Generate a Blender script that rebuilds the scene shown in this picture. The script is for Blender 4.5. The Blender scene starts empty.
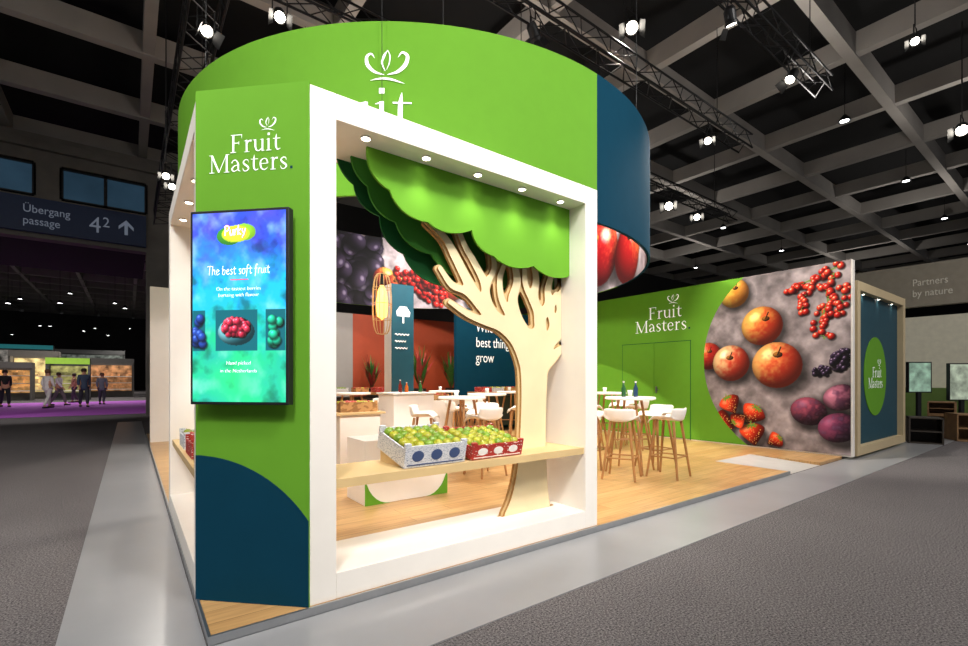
import bpy, math, random
import numpy as np
from mathutils import Vector, Matrix
random.seed(7); rng=np.random.RandomState(5)
PI=math.pi
sc=bpy.context.scene; COL=sc.collection
try:
    sc.view_settings.view_transform='Standard'; sc.view_settings.look='None'
except Exception: pass
# ------------------------------------------------------------ camera
FPX=471.0; HZ=380.0; CZ=1.35
A=math.radians(53.04)
F=Vector((math.cos(A),math.sin(A),0)); R=Vector((math.sin(A),-math.cos(A),0))
cd=bpy.data.cameras.new('camera'); cam=bpy.data.objects.new('camera',cd); COL.objects.link(cam)
cam.location=(0,0,CZ); cam.rotation_euler=(PI/2,0,A-PI/2)
cd.sensor_width=36; cd.lens=36*FPX/968; cd.shift_y=(HZ-323)/968; cd.clip_end=500
sc.camera=cam
def W(px,d,z=0.0):
    p=F*d+R*((px-484)/FPX*d); return Vector((p.x,p.y,z))
def onY(px,py,c):   # point of plane y=c
    v=F+R*((px-484)/FPX)+Vector((0,0,(HZ-py)/FPX)); t=c/v.y
    return Vector((v.x*t,c,CZ+v.z*t))
P0=0.05
# ------------------------------------------------------------ colour / materials
def lin(c): return c/12.92 if c<=0.04045 else ((c+0.055)/1.055)**2.4
def hx(s):
    s=s.lstrip('#'); return tuple(lin(int(s[i:i+2],16)/255) for i in (0,2,4))
MC={}
def mat(name,col,rough=0.5,metal=0.0,em=0.0,var=0.06,scale=6.0,bump=0.0,spec=0.5,emcol=None):
    if name in MC: return MC[name]
    m=bpy.data.materials.new(name); m.use_nodes=True; nt=m.node_tree; b=nt.nodes['Principled BSDF']
    c=hx(col) if isinstance(col,str) else col
    tc=nt.nodes.new('ShaderNodeTexCoord'); n=nt.nodes.new('ShaderNodeTexNoise'); n.inputs['Scale'].default_value=scale; n.inputs['Detail'].default_value=4
    nt.links.new(tc.outputs['Object'],n.inputs['Vector'])
    rp=nt.nodes.new('ShaderNodeValToRGB'); e=rp.color_ramp.elements
    e[0].position=.3; e[1].position=.7
    e[0].color=(*[max(0,x*(1-var)) for x in c],1); e[1].color=(*[min(1,x*(1+var)) for x in c],1)
    nt.links.new(n.outputs['Fac'],rp.inputs['Fac']); nt.links.new(rp.outputs['Color'],b.inputs['Base Color'])
    b.inputs['Roughness'].default_value=rough; b.inputs['Metallic'].default_value=metal
    b.inputs['Specular IOR Level'].default_value=spec
    if em>0:
        if emcol: b.inputs['Emission Color'].default_value=(*hx(emcol),1)
        else: nt.links.new(rp.outputs['Color'],b.inputs['Emission Color'])
        b.inputs['Emission Strength'].default_value=em
    if bump>0:
        bp=nt.nodes.new('ShaderNodeBump'); bp.inputs['Strength'].default_value=bump; bp.inputs['Distance'].default_value=.01
        nt.links.new(n.outputs['Fac'],bp.inputs['Height']); nt.links.new(bp.outputs['Normal'],b.inputs['Normal'])
    MC[name]=m; return m
def vcmat(name,em=0.0,rough=0.6):
    if name in MC: return MC[name]
    m=bpy.data.materials.new(name); m.use_nodes=True; nt=m.node_tree; b=nt.nodes['Principled BSDF']
    a=nt.nodes.new('ShaderNodeVertexColor'); a.layer_name='Col'
    b.inputs['Roughness'].default_value=rough; b.inputs['Specular IOR Level'].default_value=.2
    if em>0:
        b.inputs['Base Color'].default_value=(.01,.01,.01,1)
        nt.links.new(a.outputs['Color'],b.inputs['Emission Color']); b.inputs['Emission Strength'].default_value=em
    else: nt.links.new(a.outputs['Color'],b.inputs['Base Color'])
    MC[name]=m; return m
def carpet():
    m=bpy.data.materials.new('carpet'); m.use_nodes=True; nt=m.node_tree; b=nt.nodes['Principled BSDF']
    tc=nt.nodes.new('ShaderNodeTexCoord')
    n=nt.nodes.new('ShaderNodeTexNoise'); n.inputs['Scale'].default_value=85; n.inputs['Detail'].default_value=8; n.inputs['Roughness'].default_value=.8
    n2=nt.nodes.new('ShaderNodeTexNoise'); n2.inputs['Scale'].default_value=.7; n2.inputs['Detail'].default_value=3
    for q in (n,n2): nt.links.new(tc.outputs['Object'],q.inputs['Vector'])
    r=nt.nodes.new('ShaderNodeValToRGB'); e=r.color_ramp.elements; e[0].position=.40;e[1].position=.62
    e[0].color=(*hx('#2a272a'),1); e[1].color=(*hx('#989292'),1)
    nt.links.new(n.outputs['Fac'],r.inputs['Fac'])
    mx=nt.nodes.new('ShaderNodeMix'); mx.data_type='RGBA'; mx.blend_type='MULTIPLY'; mx.inputs['Factor'].default_value=.3
    nt.links.new(r.outputs['Color'],mx.inputs['A']); nt.links.new(n2.outputs['Fac'],mx.inputs['B']); nt.links.new(mx.outputs['Result'],b.inputs['Base Color'])
    b.inputs['Roughness'].default_value=.95; b.inputs['Specular IOR Level'].default_value=.1
    bp=nt.nodes.new('ShaderNodeBump'); bp.inputs['Strength'].default_value=.3; bp.inputs['Distance'].default_value=.007
    nt.links.new(n.outputs['Fac'],bp.inputs['Height']); nt.links.new(bp.outputs['Normal'],b.inputs['Normal'])
    return m
def planks():
    m=bpy.data.materials.new('oak_planks'); m.use_nodes=True; nt=m.node_tree; b=nt.nodes['Principled BSDF']
    tc=nt.nodes.new('ShaderNodeTexCoord'); br=nt.nodes.new('ShaderNodeTexBrick')
    nt.links.new(tc.outputs['Object'],br.inputs['Vector'])
    br.inputs['Scale'].default_value=1; br.inputs['Brick Width'].default_value=1.3; br.inputs['Row Height'].default_value=.16; br.inputs['Mortar Size'].default_value=.003; br.offset=.37
    br.inputs['Color1'].default_value=(*hx('#d2a870'),1); br.inputs['Color2'].default_value=(*hx('#c3955e'),1); br.inputs['Mortar'].default_value=(*hx('#94703f'),1)
    mp=nt.nodes.new('ShaderNodeMapping'); mp.inputs['Scale'].default_value=(1.5,22,1); nt.links.new(tc.outputs['Object'],mp.inputs['Vector'])
    n=nt.nodes.new('ShaderNodeTexNoise'); n.inputs['Scale'].default_value=1.5; n.inputs['Detail'].default_value=6; nt.links.new(mp.outputs['Vector'],n.inputs['Vector'])
    r=nt.nodes.new('ShaderNodeValToRGB'); r.color_ramp.elements[0].color=(.72,.68,.62,1); r.color_ramp.elements[1].color=(1,1,1,1); r.color_ramp.elements[0].position=.3; r.color_ramp.elements[1].position=.65
    nt.links.new(n.outputs['Fac'],r.inputs['Fac'])
    mx=nt.nodes.new('ShaderNodeMix'); mx.data_type='RGBA'; mx.blend_type='MULTIPLY'; mx.inputs['Factor'].default_value=1
    nt.links.new(br.outputs['Color'],mx.inputs['A']); nt.links.new(r.outputs['Color'],mx.inputs['B']); nt.links.new(mx.outputs['Result'],b.inputs['Base Color'])
    b.inputs['Roughness'].default_value=.32
    return m
GREEN='#659f2b'; BLUE='#0c3a4e'
M_white=mat('white_laminate','#f1ebe2',.42,var=.015)
M_cream=mat('cream_laminate','#c8b48e',.5,var=.03)
M_green=mat('green_print',GREEN,.75,var=.02,spec=.15)
M_green2=mat('mid_green_print','#3d8030',.75,var=.03,spec=.15)
M_green3=mat('dark_green_print','#1d5a2e',.75,var=.03,spec=.15)
M_blue=mat('petrol_blue_print',BLUE,.85,var=.03,spec=.06)
M_ply=mat('pale_plywood','#d3b581',.5,var=.08,scale=3)
M_edge=mat('plywood_edge','#b98d52',.6,var=.2,scale=60)
M_plyface=mat('cream_plywood_face','#e6d4aa',.5,var=.05,scale=3)
M_wood=mat('beech_wood','#a57544',.5,var=.15,scale=9)
M_black=mat('black_metal','#101012',.45,metal=.3,var=.1)
M_dark=mat('dark_plastic','#17181a',.5)
M_alu=mat('brushed_aluminium','#b7b9bb',.3,metal=.9,var=.05)
M_steel=mat('grey_steel','#8a8c8e',.35,metal=.8)
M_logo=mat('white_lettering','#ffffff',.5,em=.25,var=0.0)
M_lamp=mat('lamp_glass','#fff6e6',.3,em=24,var=0)
M_strip=mat('grey_vinyl','#949496',.28,var=.05,scale=2)
M_orange=mat('rust_orange_wall','#9c3c1a',.6,var=.05)
M_grey=mat('warm_grey_wall','#8f8b88',.6,var=.03)
M_concrete=mat('concrete','#76716a',.85,var=.18,scale=1.3,bump=.1)
M_darkhall=mat('dark_hall_wall','#2c2a29',.9,var=.2,scale=.5)
M_skin=mat('skin','#c99272',.5); M_leaf=mat('plant_leaf','#2f6b2a',.45,var=.25,scale=12); M_leafr=mat('red_leaf','#8c2a2c',.45,var=.25,scale=12)
# ------------------------------------------------------------ mesh builder
class MB:
    def __init__(s): s.v=[]; s.f=[]; s.mi=[]; s.m=0
    def add(s,vs,fs):
        o=len(s.v); s.v+= [tuple(v) for v in vs]; s.f+=[tuple(i+o for i in f) for f in fs]; s.mi+=[s.m]*len(fs); return s
    def box(s,x0,x1,y0,y1,z0,z1,rz=0,piv=None):
        vs=[Vector((x,y,z)) for z in (z0,z1) for x,y in ((x0,y0),(x1,y0),(x1,y1),(x0,y1))]
        if rz:
            p=Vector(piv) if piv else Vector(((x0+x1)/2,(y0+y1)/2,0)); M=Matrix.Rotation(rz,3,'Z'); vs=[M@(v-p)+p for v in vs]
        return s.add(vs,[(3,2,1,0),(4,5,6,7),(0,1,5,4),(1,2,6,5),(2,3,7,6),(3,0,4,7)])
    def tube(s,pts,r,n=8,cap=True):
        pts=[Vector(p) for p in pts]; rs=r if isinstance(r,(list,tuple)) else [r]*len(pts); vs=[];fs=[]
        up=None
        for i,p in enumerate(pts):
            t=(pts[min(i+1,len(pts)-1)]-pts[max(i-1,0)]).normalized()
            if up is None: up=Vector((0,0,1)) if abs(t.z)<.9 else Vector((1,0,0))
            a=t.cross(up); a=a.normalized() if a.length>1e-6 else Vector((1,0,0)); b=t.cross(a).normalized(); up=-b if up.dot(-b)>0 else b
            for k in range(n):
                an=2*PI*k/n; vs.append(p+(a*math.cos(an)+b*math.sin(an))*rs[i])
        for i in range(len(pts)-1):
            for k in range(n): fs.append((i*n+k,i*n+(k+1)%n,(i+1)*n+(k+1)%n,(i+1)*n+k))
        if cap: fs+= [tuple(range(n)),tuple(range((len(pts)-1)*n,len(pts)*n))]
        return s.add(vs,fs)
    def lathe(s,prof,c=(0,0,0),n=24):
        vs=[];fs=[]
        for (r,z) in prof:
            for k in range(n): a=2*PI*k/n; vs.append((c[0]+r*math.cos(a),c[1]+r*math.sin(a),c[2]+z))
        for i in range(len(prof)-1):
            for k in range(n): fs.append((i*n+k,i*n+(k+1)%n,(i+1)*n+(k+1)%n,(i+1)*n+k))
        fs+=[tuple(range(n))[::-1],tuple(range((len(prof)-1)*n,len(prof)*n))]
        return s.add(vs,fs)
    def prism(s,poly,d):   # poly: list of 3D pts (planar), d: extrusion vector
        n=len(poly); d=Vector(d); vs=[Vector(p) for p in poly]+[Vector(p)+d for p in poly]
        return s.add(vs,[tuple(range(n)),tuple(range(2*n-1,n-1,-1))]+[(i,(i+1)%n,n+(i+1)%n,n+i) for i in range(n)])
    def build(s,name,mats,parent=None,smooth=False,bevel=0):
        me=bpy.data.meshes.new(name); me.from_pydata(s.v,[],s.f)
        if not isinstance(mats,(list,tuple)): mats=[mats]
        for m in mats: me.materials.append(m)
        for p,i in zip(me.polygons,s.mi): p.material_index=i; p.use_smooth=smooth
        import bmesh
        bm=bmesh.new(); bm.from_mesh(me); bmesh.ops.recalc_face_normals(bm,faces=bm.faces); bm.to_mesh(me); bm.free()
        return link(name,me,parent,bevel)
def link(name,me,parent=None,bevel=0):
    o=bpy.data.objects.new(name,me); COL.objects.link(o)
    if parent is not None:
        o.parent=parent
        if parent.type=='EMPTY': o.matrix_parent_inverse=Matrix.LocRotScale(parent.location,parent.rotation_euler,None).inverted()
    if bevel:
        b=o.modifiers.new('bevel','BEVEL'); b.width=bevel; b.segments=2; b.limit_method='ANGLE'
    return o
def tag(o,label=None,cat=None,group=None,kind=None):
    if label: o['label']=label
    if cat: o['category']=cat
    if group: o['group']=group
    if kind: o['kind']=kind
    return o
def thing(name,label,cat,loc=(0,0,0),group=None):
    o=bpy.data.objects.new(name,None); COL.objects.link(o); o.location=loc; o.empty_display_size=.1
    return tag(o,label,cat,group)
def copytree(o,loc,rz=0,label=None,group=None):
    def rec(q,par):
        c=q.copy(); COL.objects.link(c)
        if par is not None: c.parent=par
        for ch in q.children: rec(ch,c)
        return c
    c=rec(o,None); c.location=loc; c.rotation_euler=(0,0,rz)
    if label: c['label']=label
    if group: c['group']=group
    return c
def struct(o,label=None): o['kind']='structure'; return o
def text(body,size,pos,u,n,mt,parent,name='lettering',align='LEFT',sx=1.0,shear=0,off=0):
    cu=bpy.data.curves.new(name,'FONT'); cu.body=body; cu.size=size; cu.align_x=align; cu.extrude=.001; cu.shear=shear; cu.offset=off
    to=bpy.data.objects.new('tmp',cu); COL.objects.link(to)
    dg=bpy.context.evaluated_depsgraph_get(); me=bpy.data.meshes.new_from_object(to.evaluated_get(dg)); bpy.data.objects.remove(to)
    u=Vector(u).normalized(); n=Vector(n).normalized(); z=Vector((0,0,1))
    M=Matrix(((u.x*sx,z.x,n.x,pos[0]),(u.y*sx,z.y,n.y,pos[1]),(u.z*sx,z.z,n.z,pos[2]),(0,0,0,1)))
    me.transform(M); me.materials.clear(); me.materials.append(mt); me.name=name
    return link(name,me,parent)
# ------------------------------------------------------------ serif logo lettering
def cr(pts,k=6):
    P=[np.array(p,float) for p in pts]; P=[2*P[0]-P[1]]+P+[2*P[-1]-P[-2]]; out=[]
    for i in range(1,len(P)-2):
        for j in range(k):
            t=j/k; out.append(.5*((2*P[i])+(-P[i-1]+P[i+1])*t+(2*P[i-1]-5*P[i]+4*P[i+1]-P[i+2])*t*t+(-P[i-1]+3*P[i]-3*P[i+1]+P[i+2])*t**3))
    out.append(P[-2]); return out
def sv(*a): return ('l',a[:-1],[a[-1]]*(len(a)-1))
def tp(a,b,w0,w1): return ('l',[a,b],[w0,w1])
GL={
'F':(.55,[sv((.14,0),(.14,.68),.08),sv((.04,.665),(.5,.665),.028),tp((.485,.67),(.49,.53),.035,.01),sv((.14,.36),(.38,.36),.028),sv((.375,.43),(.375,.29),.016),sv((.03,.012),(.26,.012),.024)]),
'r':(.36,[sv((.13,0),(.13,.45),.07),sv((.03,.012),(.25,.012),.024),tp((.03,.42),(.15,.45),.012,.035),('s',[(.15,.30),(.22,.41),(.33,.42)],[.02,.04,.075])]),
'u':(.54,[sv((.13,.45),(.13,.15),.07),('s',[(.13,.18),(.18,.05),(.28,.025),(.40,.12)],[.07,.05,.036,.02]),sv((.42,.45),(.42,0),.07),tp((.03,.43),(.14,.442),.01,.03),tp((.32,.43),(.43,.442),.01,.03),tp((.42,.014),(.52,.02),.03,.01)]),
'i':(.27,[sv((.13,0),(.13,.45),.07),sv((.03,.012),(.24,.012),.024),tp((.03,.42),(.15,.45),.012,.035),sv((.13,.58),(.13,.665),.085)]),
't':(.34,[('s',[(.17,.60),(.15,.42),(.15,.15),(.21,.03),(.33,.06)],[.01,.07,.07,.05,.02]),sv((.03,.437),(.32,.437),.026)]),
'M':(.88,[sv((.13,.02),(.13,.66),.028),tp((.13,.67),(.43,.02),.09,.07),sv((.43,.02),(.73,.66),.028),sv((.75,0),(.75,.68),.08),sv((.03,.012),(.24,.012),.024),sv((.64,.012),(.86,.012),.024),sv((.03,.668),(.17,.668),.024),sv((.71,.668),(.86,.668),.024)]),
'a':(.46,[('l',[(.34,.30),(.34,.06),(.43,.02)],[.07,.06,.015]),('s',[(.07,.34),(.13,.43),(.25,.44),(.34,.30)],[.05,.03,.04,.07]),('s',[(.34,.27),(.17,.22),(.09,.12),(.16,.025),(.33,.10)],[.02,.04,.07,.035,.02])]),
's':(.37,[('s',[(.30,.33),(.27,.42),(.17,.435),(.09,.35),(.15,.26),(.26,.18),(.30,.10),(.22,.02),(.12,.025),(.06,.13)],[.012,.026,.03,.055,.07,.07,.055,.03,.026,.012])]),
'e':(.45,[sv((.09,.25),(.37,.25),.024),('s',[(.37,.25),(.33,.39),(.22,.435),(.10,.36),(.08,.22),(.13,.07),(.25,.02),(.38,.10)],[.06,.045,.03,.055,.07,.055,.04,.015])]),
'.':(.2,[sv((.08,0),(.08,.10),.1)]),
}
CROWN=[('s',[(-.04,-.16),(-.30,-.08),(-.50,.12),(-.52,.34),(-.40,.42),(-.30,.30)],[.015,.07,.10,.08,.05,.012]),
 ('s',[(-.01,-.06),(-.10,.16),(-.04,.36),(.06,.52)],[.012,.05,.07,.01]),
 ('s',[(.06,.52),(.12,.36),(.10,.16),(.03,-.02)],[.01,.035,.03,.01]),
 ('s',[(.05,-.16),(.32,-.08),(.54,.12),(.60,.36),(.46,.46),(.34,.32)],[.015,.08,.11,.09,.055,.012]),
 ('s',[(-.42,-.32),(-.14,-.27),(.14,-.29),(.52,-.40)],[.01,.05,.06,.01])]
def logo(parent,mapf,which=('crown','Fruit','Masters'),cx=2.40):
    lay=[0]
    def strokes(L,ox,oy,s,mb):
        for kind,pts,ws in L:
            P=[(*p,w) for p,w in zip(pts,ws)]
            P=cr(P,6) if kind=='s' else [np.array(p) for p in P]
            if kind=='l' and len(P)==2:
                P=[P[0]+(P[1]-P[0])*t/4 for t in range(5)]
            lay[0]+=1; w0=(lay[0]%12)*.00025; vs=[];fs=[]
            for i,p in enumerate(P):
                a=P[max(i-1,0)];b=P[min(i+1,len(P)-1)]; t=np.array([b[0]-a[0],b[1]-a[1]]); L_=np.hypot(*t) or 1; nx,ny=-t[1]/L_,t[0]/L_
                for q in (-1,1): vs.append(mapf(ox+s*(p[0]+nx*q*p[2]/2),oy+s*(p[1]+ny*q*p[2]/2),w0))
            for i in range(len(P)-1): fs.append((2*i,2*i+1,2*i+3,2*i+2))
            mb.add(vs,fs)
    if 'crown' in which:
        mb=MB(); strokes(CROWN,cx,1.68,.56,mb); mb.build('crown_emblem',M_logo,parent)
    for wd,ox,oy in (('Fruit',.88,.72),('Masters',0,0)):
        if wd in which:
            mb=MB(); x=ox
            for ch in wd: strokes(GL[ch][1],x,oy,1,mb); x+=GL[ch][0]
            mb.build('lettering',M_logo,parent)
    if 'Masters' in which:
        mb=MB(); strokes(GL['.'][1],3.28,0,1,mb); tag(mb.build('full_stop',M_blue,parent),'dark blue full stop')
# handwritten monoline letters for the screen headline
HW={'T':(.42,[[(.0,.68),(.22,.72),(.46,.70)],[(.24,.70),(.2,.35),(.17,0)]]),
'h':(.36,[[(.08,.72),(.05,.35),(.03,0)],[(.05,.25),(.14,.42),(.25,.38),(.24,.15),(.30,.0)]]),
'e':(.34,[[(.04,.2),(.2,.26),(.25,.36),(.15,.43),(.04,.28),(.07,.06),(.18,.0),(.30,.12)]]),
'b':(.36,[[(.08,.72),(.04,.3),(.03,.03)],[(.04,.2),(.14,.4),(.27,.34),(.24,.08),(.12,-.01),(.03,.06)]]),
's':(.28,[[(.22,.36),(.14,.43),(.05,.35),(.12,.24),(.20,.14),(.14,.0),(.02,.04)]]),
't':(.28,[[(.12,.62),(.09,.2),(.13,.0),(.24,.08)],[(.0,.42),(.12,.44),(.26,.43)]]),
'o':(.36,[[(.18,.43),(.05,.34),(.04,.1),(.15,.0),(.28,.14),(.27,.36),(.18,.43),(.3,.40)]]),
'f':(.28,[[(.28,.66),(.2,.74),(.12,.6),(.09,.2),(.04,-.22)],[(.0,.40),(.12,.42),(.24,.41)]]),
'r':(.26,[[(.07,.42),(.05,.2),(.03,0)],[(.05,.22),(.12,.4),(.24,.42)]]),
'u':(.36,[[(.06,.42),(.04,.14),(.12,.0),(.25,.16),(.28,.42)],[(.28,.42),(.26,.1),(.33,.0)]]),
'i':(.16,[[(.07,.42),(.05,.12),(.11,.0)],[(.09,.58),(.095,.61)]]),
'P':(.42,[[(.1,.68),(.07,.3),(.05,0)],[(.02,.62),(.2,.72),(.38,.6),(.28,.38),(.08,.32)]]),
'k':(.34,[[(.08,.72),(.05,.35),(.03,0)],[(.26,.42),(.06,.2),(.28,.0)]]),
'y':(.34,[[(.05,.42),(.07,.2),(.16,.14)],[(.28,.42),(.18,.05),(.02,-.22)]]),
' ':(.2,[])}
def handwrite(body,size,cx,z,mapf,mt,parent,w=.055,tilt=.0):
    wd=sum(HW[c][0] for c in body); x=-wd/2; m=MB(); k=0
    for ch in body:
        for pts in HW[ch][1]:
            P=cr(pts,5); vs=[];fs=[]; k+=1
            for i,p_ in enumerate(P):
                a=P[max(i-1,0)];b=P[min(i+1,len(P)-1)]; t_=b-a; L_=np.hypot(*t_) or 1; nx,ny=-t_[1]/L_,t_[0]/L_
                for q in (-1,1): vs.append(mapf(cx+size*(x+p_[0]+nx*q*w/2),z+size*(p_[1]+ny*q*w/2+tilt*(x+p_[0])),(k%5)*.0001))
            for i in range(len(P)-1): fs.append((2*i,2*i+1,2*i+3,2*i+2))
            m.add(vs,fs)
        x+=HW[ch][0]
    return m.build('lettering',mt,parent)
# ------------------------------------------------------------ picture painter (prints made of coloured mesh points)
def fbm(ny,nx,cells,seed,oct=3):
    r=np.random.RandomState(seed); out=np.zeros((ny,nx)); amp=1;tot=0
    for o in range(oct):
        cy=max(2,int(cells*ny/nx))+2; cx=cells+2; g=r.rand(cy+1,cx+1)
        yy=np.linspace(0,cy-1e-3,ny); xx=np.linspace(0,cx-1e-3,nx); yi=yy.astype(int); xi=xx.astype(int); fy=(yy-yi)[:,None]; fx=(xx-xi)[None,:]
        fy=fy*fy*(3-2*fy); fx=fx*fx*(3-2*fx)
        v=(g[yi][:,xi]*(1-fy)*(1-fx)+g[yi+1][:,xi]*fy*(1-fx)+g[yi][:,xi+1]*(1-fy)*fx+g[yi+1][:,xi+1]*fy*fx)
        out+=amp*v; tot+=amp; amp*=.5; cells*=2
    return out/tot
class Pic:
    def __init__(s,w,h,nx,ny,bg,seed=1,cells=24,ncell=90):
        s.w,s.h,s.nx,s.ny=w,h,nx,ny
        s.X,s.Y=np.meshgrid(np.linspace(0,w,nx),np.linspace(0,h,ny)); b=np.array([int(bg[i:i+2],16)/255 for i in (1,3,5)])
        n=fbm(ny,nx,cells,seed,4); s.n=fbm(ny,nx,ncell,seed+50,2); s.n1=n; s.c=b[None,None,:]*(0.6+.8*n[:,:,None])
    def col(s,c): return np.array([int(c[i:i+2],16)/255 for i in (1,3,5)]) if isinstance(c,str) else np.array(c)
    def win(s,x,y,r):
        i0=max(0,int((x-r)/s.w*(s.nx-1)));i1=min(s.nx,int((x+r)/s.w*(s.nx-1))+2);j0=max(0,int((y-r)/s.h*(s.ny-1)));j1=min(s.ny,int((y+r)/s.h*(s.ny-1))+2)
        return slice(j0,max(j1,j0)),slice(i0,max(i1,i0))
    def ball(s,x,y,r,c,c2=None,hl=.35,asp=1.0,rot=0,amb=.4,streak=0,shade=True,bias=0,bl=None,heart=0):
        w_=s.win(x,y,r*max(asp,1)*1.7); X=s.X[w_];Y=s.Y[w_]; C0=s.c[w_]
        if X.size==0: return
        c=s.col(c); dx=X-x; dy=Y-y; ca,sa=math.cos(rot),math.sin(rot); u=(dx*ca+dy*sa)/asp; v=-dx*sa+dy*ca
        if heart: u=u/np.clip(1-heart*(-v/r),.25,1.4)
        if shade:
            sh=np.clip(1-np.sqrt((dx-r*.18)**2+(dy+r*.22)**2)/(r*1.3*max(asp,1)),0,1)[:,:,None]; C0=C0*(1-.6*np.minimum(1,sh*3))
        q=(u*u+v*v)/(r*r); m=q<1; z=np.sqrt(np.clip(1-q,0,1)); nx_=u/r; ny_=v/r
        lam=np.clip(-.35*nx_+.5*ny_+.78*z,0,1); base=np.ones_like(C0)*c
        if c2 is not None:
            t=np.clip(.5+bias+.8*(nx_*.75-ny_*.45)+streak*(s.n[w_]-.5)*1.5,0,1)[:,:,None]; t=t*t*(3-2*t); base=base*(1-t)+s.col(c2)*t
        if bl is not None:   # mottled bloom
            g=np.clip((s.n[w_]-.52)*4,0,1)[:,:,None]*.5; base=base*(1-g)+s.col(bl)*g
        colr=base*(amb+(1.2-amb)*lam[:,:,None]**1.2)+hl*np.clip(lam-.93,0,1)[:,:,None]*13
        s.c[w_]=np.where(m[:,:,None],np.clip(colr,0,1),C0)
    def apple(s,x,y,r,c,c2,cav=(.1,.35),bias=.1,hl=.4):
        s.ball(x,y,r,c,c2,hl=hl,streak=.45,amb=.38,bias=bias)
        s.ball(x+cav[0]*r,y+cav[1]*r,r*.13,'#a86a28','#5a3212',hl=0,asp=1.5,shade=False); s.stroke([(x+cav[0]*r,y+cav[1]*r),(x+(cav[0]+.12)*r,y+(cav[1]+.32)*r)],r*.03,'#3a2412')
    def stroke(s,pts,w,c):
        c=s.col(c)
        for (x0,y0),(x1,y1) in zip(pts[:-1],pts[1:]):
            w_=s.win((x0+x1)/2,(y0+y1)/2,math.hypot(x1-x0,y1-y0)/2+w*1.5+.01); X=s.X[w_];Y=s.Y[w_]
            d=np.array([x1-x0,y1-y0]); L=d@d+1e-9; t=np.clip(((X-x0)*d[0]+(Y-y0)*d[1])/L,0,1)
            q=np.hypot(X-x0-t*d[0],Y-y0-t*d[1])<w; s.c[w_][q]=c
    def rect(s,x0,x1,y0,y1,c):
        s.c[(s.X>x0)&(s.X<x1)&(s.Y>y0)&(s.Y<y1)]=s.col(c)
    def cluster(s,x,y,r,br,c,n,seed=0,hl=.6,c2=None,asp=1,rot=0):
        rr=random.Random(seed)
        for i in range(n):
            a=rr.random()*2*PI; q=math.sqrt(rr.random())*r; u=q*math.cos(a)*asp; v=q*math.sin(a)
            s.ball(x+u*math.cos(rot)-v*math.sin(rot),y+u*math.sin(rot)+v*math.cos(rot),br*(.85+.3*rr.random()),c,c2,hl=hl)
    def mesh(s,name,mapf,mt,parent,keep=None):
        ny,nx=s.ny,s.nx; X=s.X.ravel();Y=s.Y.ravel()
        vs=[mapf(a,b) for a,b in zip(X,Y)]
        fs=[]
        for j in range(ny-1):
            for i in range(nx-1):
                if keep is None or keep(s.X[j,i],s.Y[j,i]): fs.append((j*nx+i,j*nx+i+1,(j+1)*nx+i+1,(j+1)*nx+i))
        me=bpy.data.meshes.new(name); me.from_pydata(vs,[],fs); me.materials.append(mt)
        ca=me.color_attributes.new('Col','FLOAT_COLOR','POINT'); c=np.clip(s.c.reshape(-1,3),0,1)
        l=np.where(c<=.04045,c/12.92,((c+.055)/1.055)**2.4); ca.data.foreach_set('color',np.concatenate([l,np.ones((len(l),1))],1).astype(np.float32).ravel())
        return link(name,me,parent)
def strawberry(p,x,y,r,seed,rot=0):
    p.ball(x,y,r*1.15,'#f04a24','#9a1408',asp=.92,hl=.3,heart=.75,rot=rot)
    rr=random.Random(seed); ca,sa=math.cos(rot),math.sin(rot)
    def L(u,v): return (x+u*ca-v*sa,y+u*sa+v*ca)
    for i in range(40):
        v=rr.uniform(-.95,.6)*r; wd=(1-.75*(-v/(1.15*r)))*math.sqrt(max(0,1-(v/(1.15*r))**2))*r*.8; u=rr.uniform(-wd,wd)*.9
        a=L(u,v); p.stroke([a,(a[0]+.003,a[1])],r*.028,'#f8c470')
    for k in range(8):
        a=k*.8; p.stroke([L(0,r*.95),L(.55*r*math.cos(a),r*.9+.28*r*math.sin(a))],r*.06,'#6a9a36')
    p.stroke([L(0,r*.95),L(.1*r,r*1.4)],r*.04,'#7aa048')
# ============================================================ SETTING
m=MB(); m.box(-45,62,-16,84,-.2,0); struct(m.build('floor',carpet()))
m=MB(); m.box(-.30,.31,2.07,19,0,.006); m.box(.31,17,2.07,2.725,0,.006); struct(m.build('trim_1',M_strip))
m=MB(); m.box(-14,3,23.5,38,0,.01); struct(m.build('trim_2',mat('magenta_carpet','#a852ba',.9,var=.1)))
# coffered ceiling
m=MB(); m.m=0; m.box(-45,62,-16,84,11.2,11.3); m.m=1
x=-44
while x<62: m.box(x-.13,x+.13,-16,84,9.85,10.4); x+=3.7
y=-14.4
while y<84: m.box(-45,62,y-.13,y+.13,9.8,10.4); y+=3.7
M_beam=mat('ceiling_beam_concrete','#9d9892',.9,var=.1,scale=.8)
struct(m.build('ceiling',[mat('ceiling_black','#070708',.95),M_beam]))
# back wall with bridge passage
m=MB(); m.m=0
m.box(-40,-6.0,22,22.5,6.2,9.75); m.box(-2.6,-1.9,22,22.5,6.2,9.75); m.box(.5,3,22,22.5,0,9.75)
m.box(-6,-2.6,22,22.5,6.2,7.65); m.box(-6,-2.6,22,22.5,8.75,9.75); m.box(-1.9,.5,22,22.5,6.2,7.65); m.box(-1.9,.5,22,22.5,8.75,9.75)
m.box(-40,3,21.8,22.6,9.2,9.5)
m.m=1; m.box(3,60,22,22.5,0,9.75); m.m=0
struct(m.build('wall_back',[M_concrete,M_darkhall]))
m=MB(); m.box(-45,62,80,80.5,0,9.75); struct(m.build('wall_far',mat('far_wall_grey','#3c3a3a',.9,var=.2,scale=.3)))
m=MB(); m.box(60,61,-16,22,0,9.75); struct(m.build('wall_right',M_darkhall))
M_win=mat('dusk_window_glass','#2c4456',.15,em=.55,var=.3,scale=.5)
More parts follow.
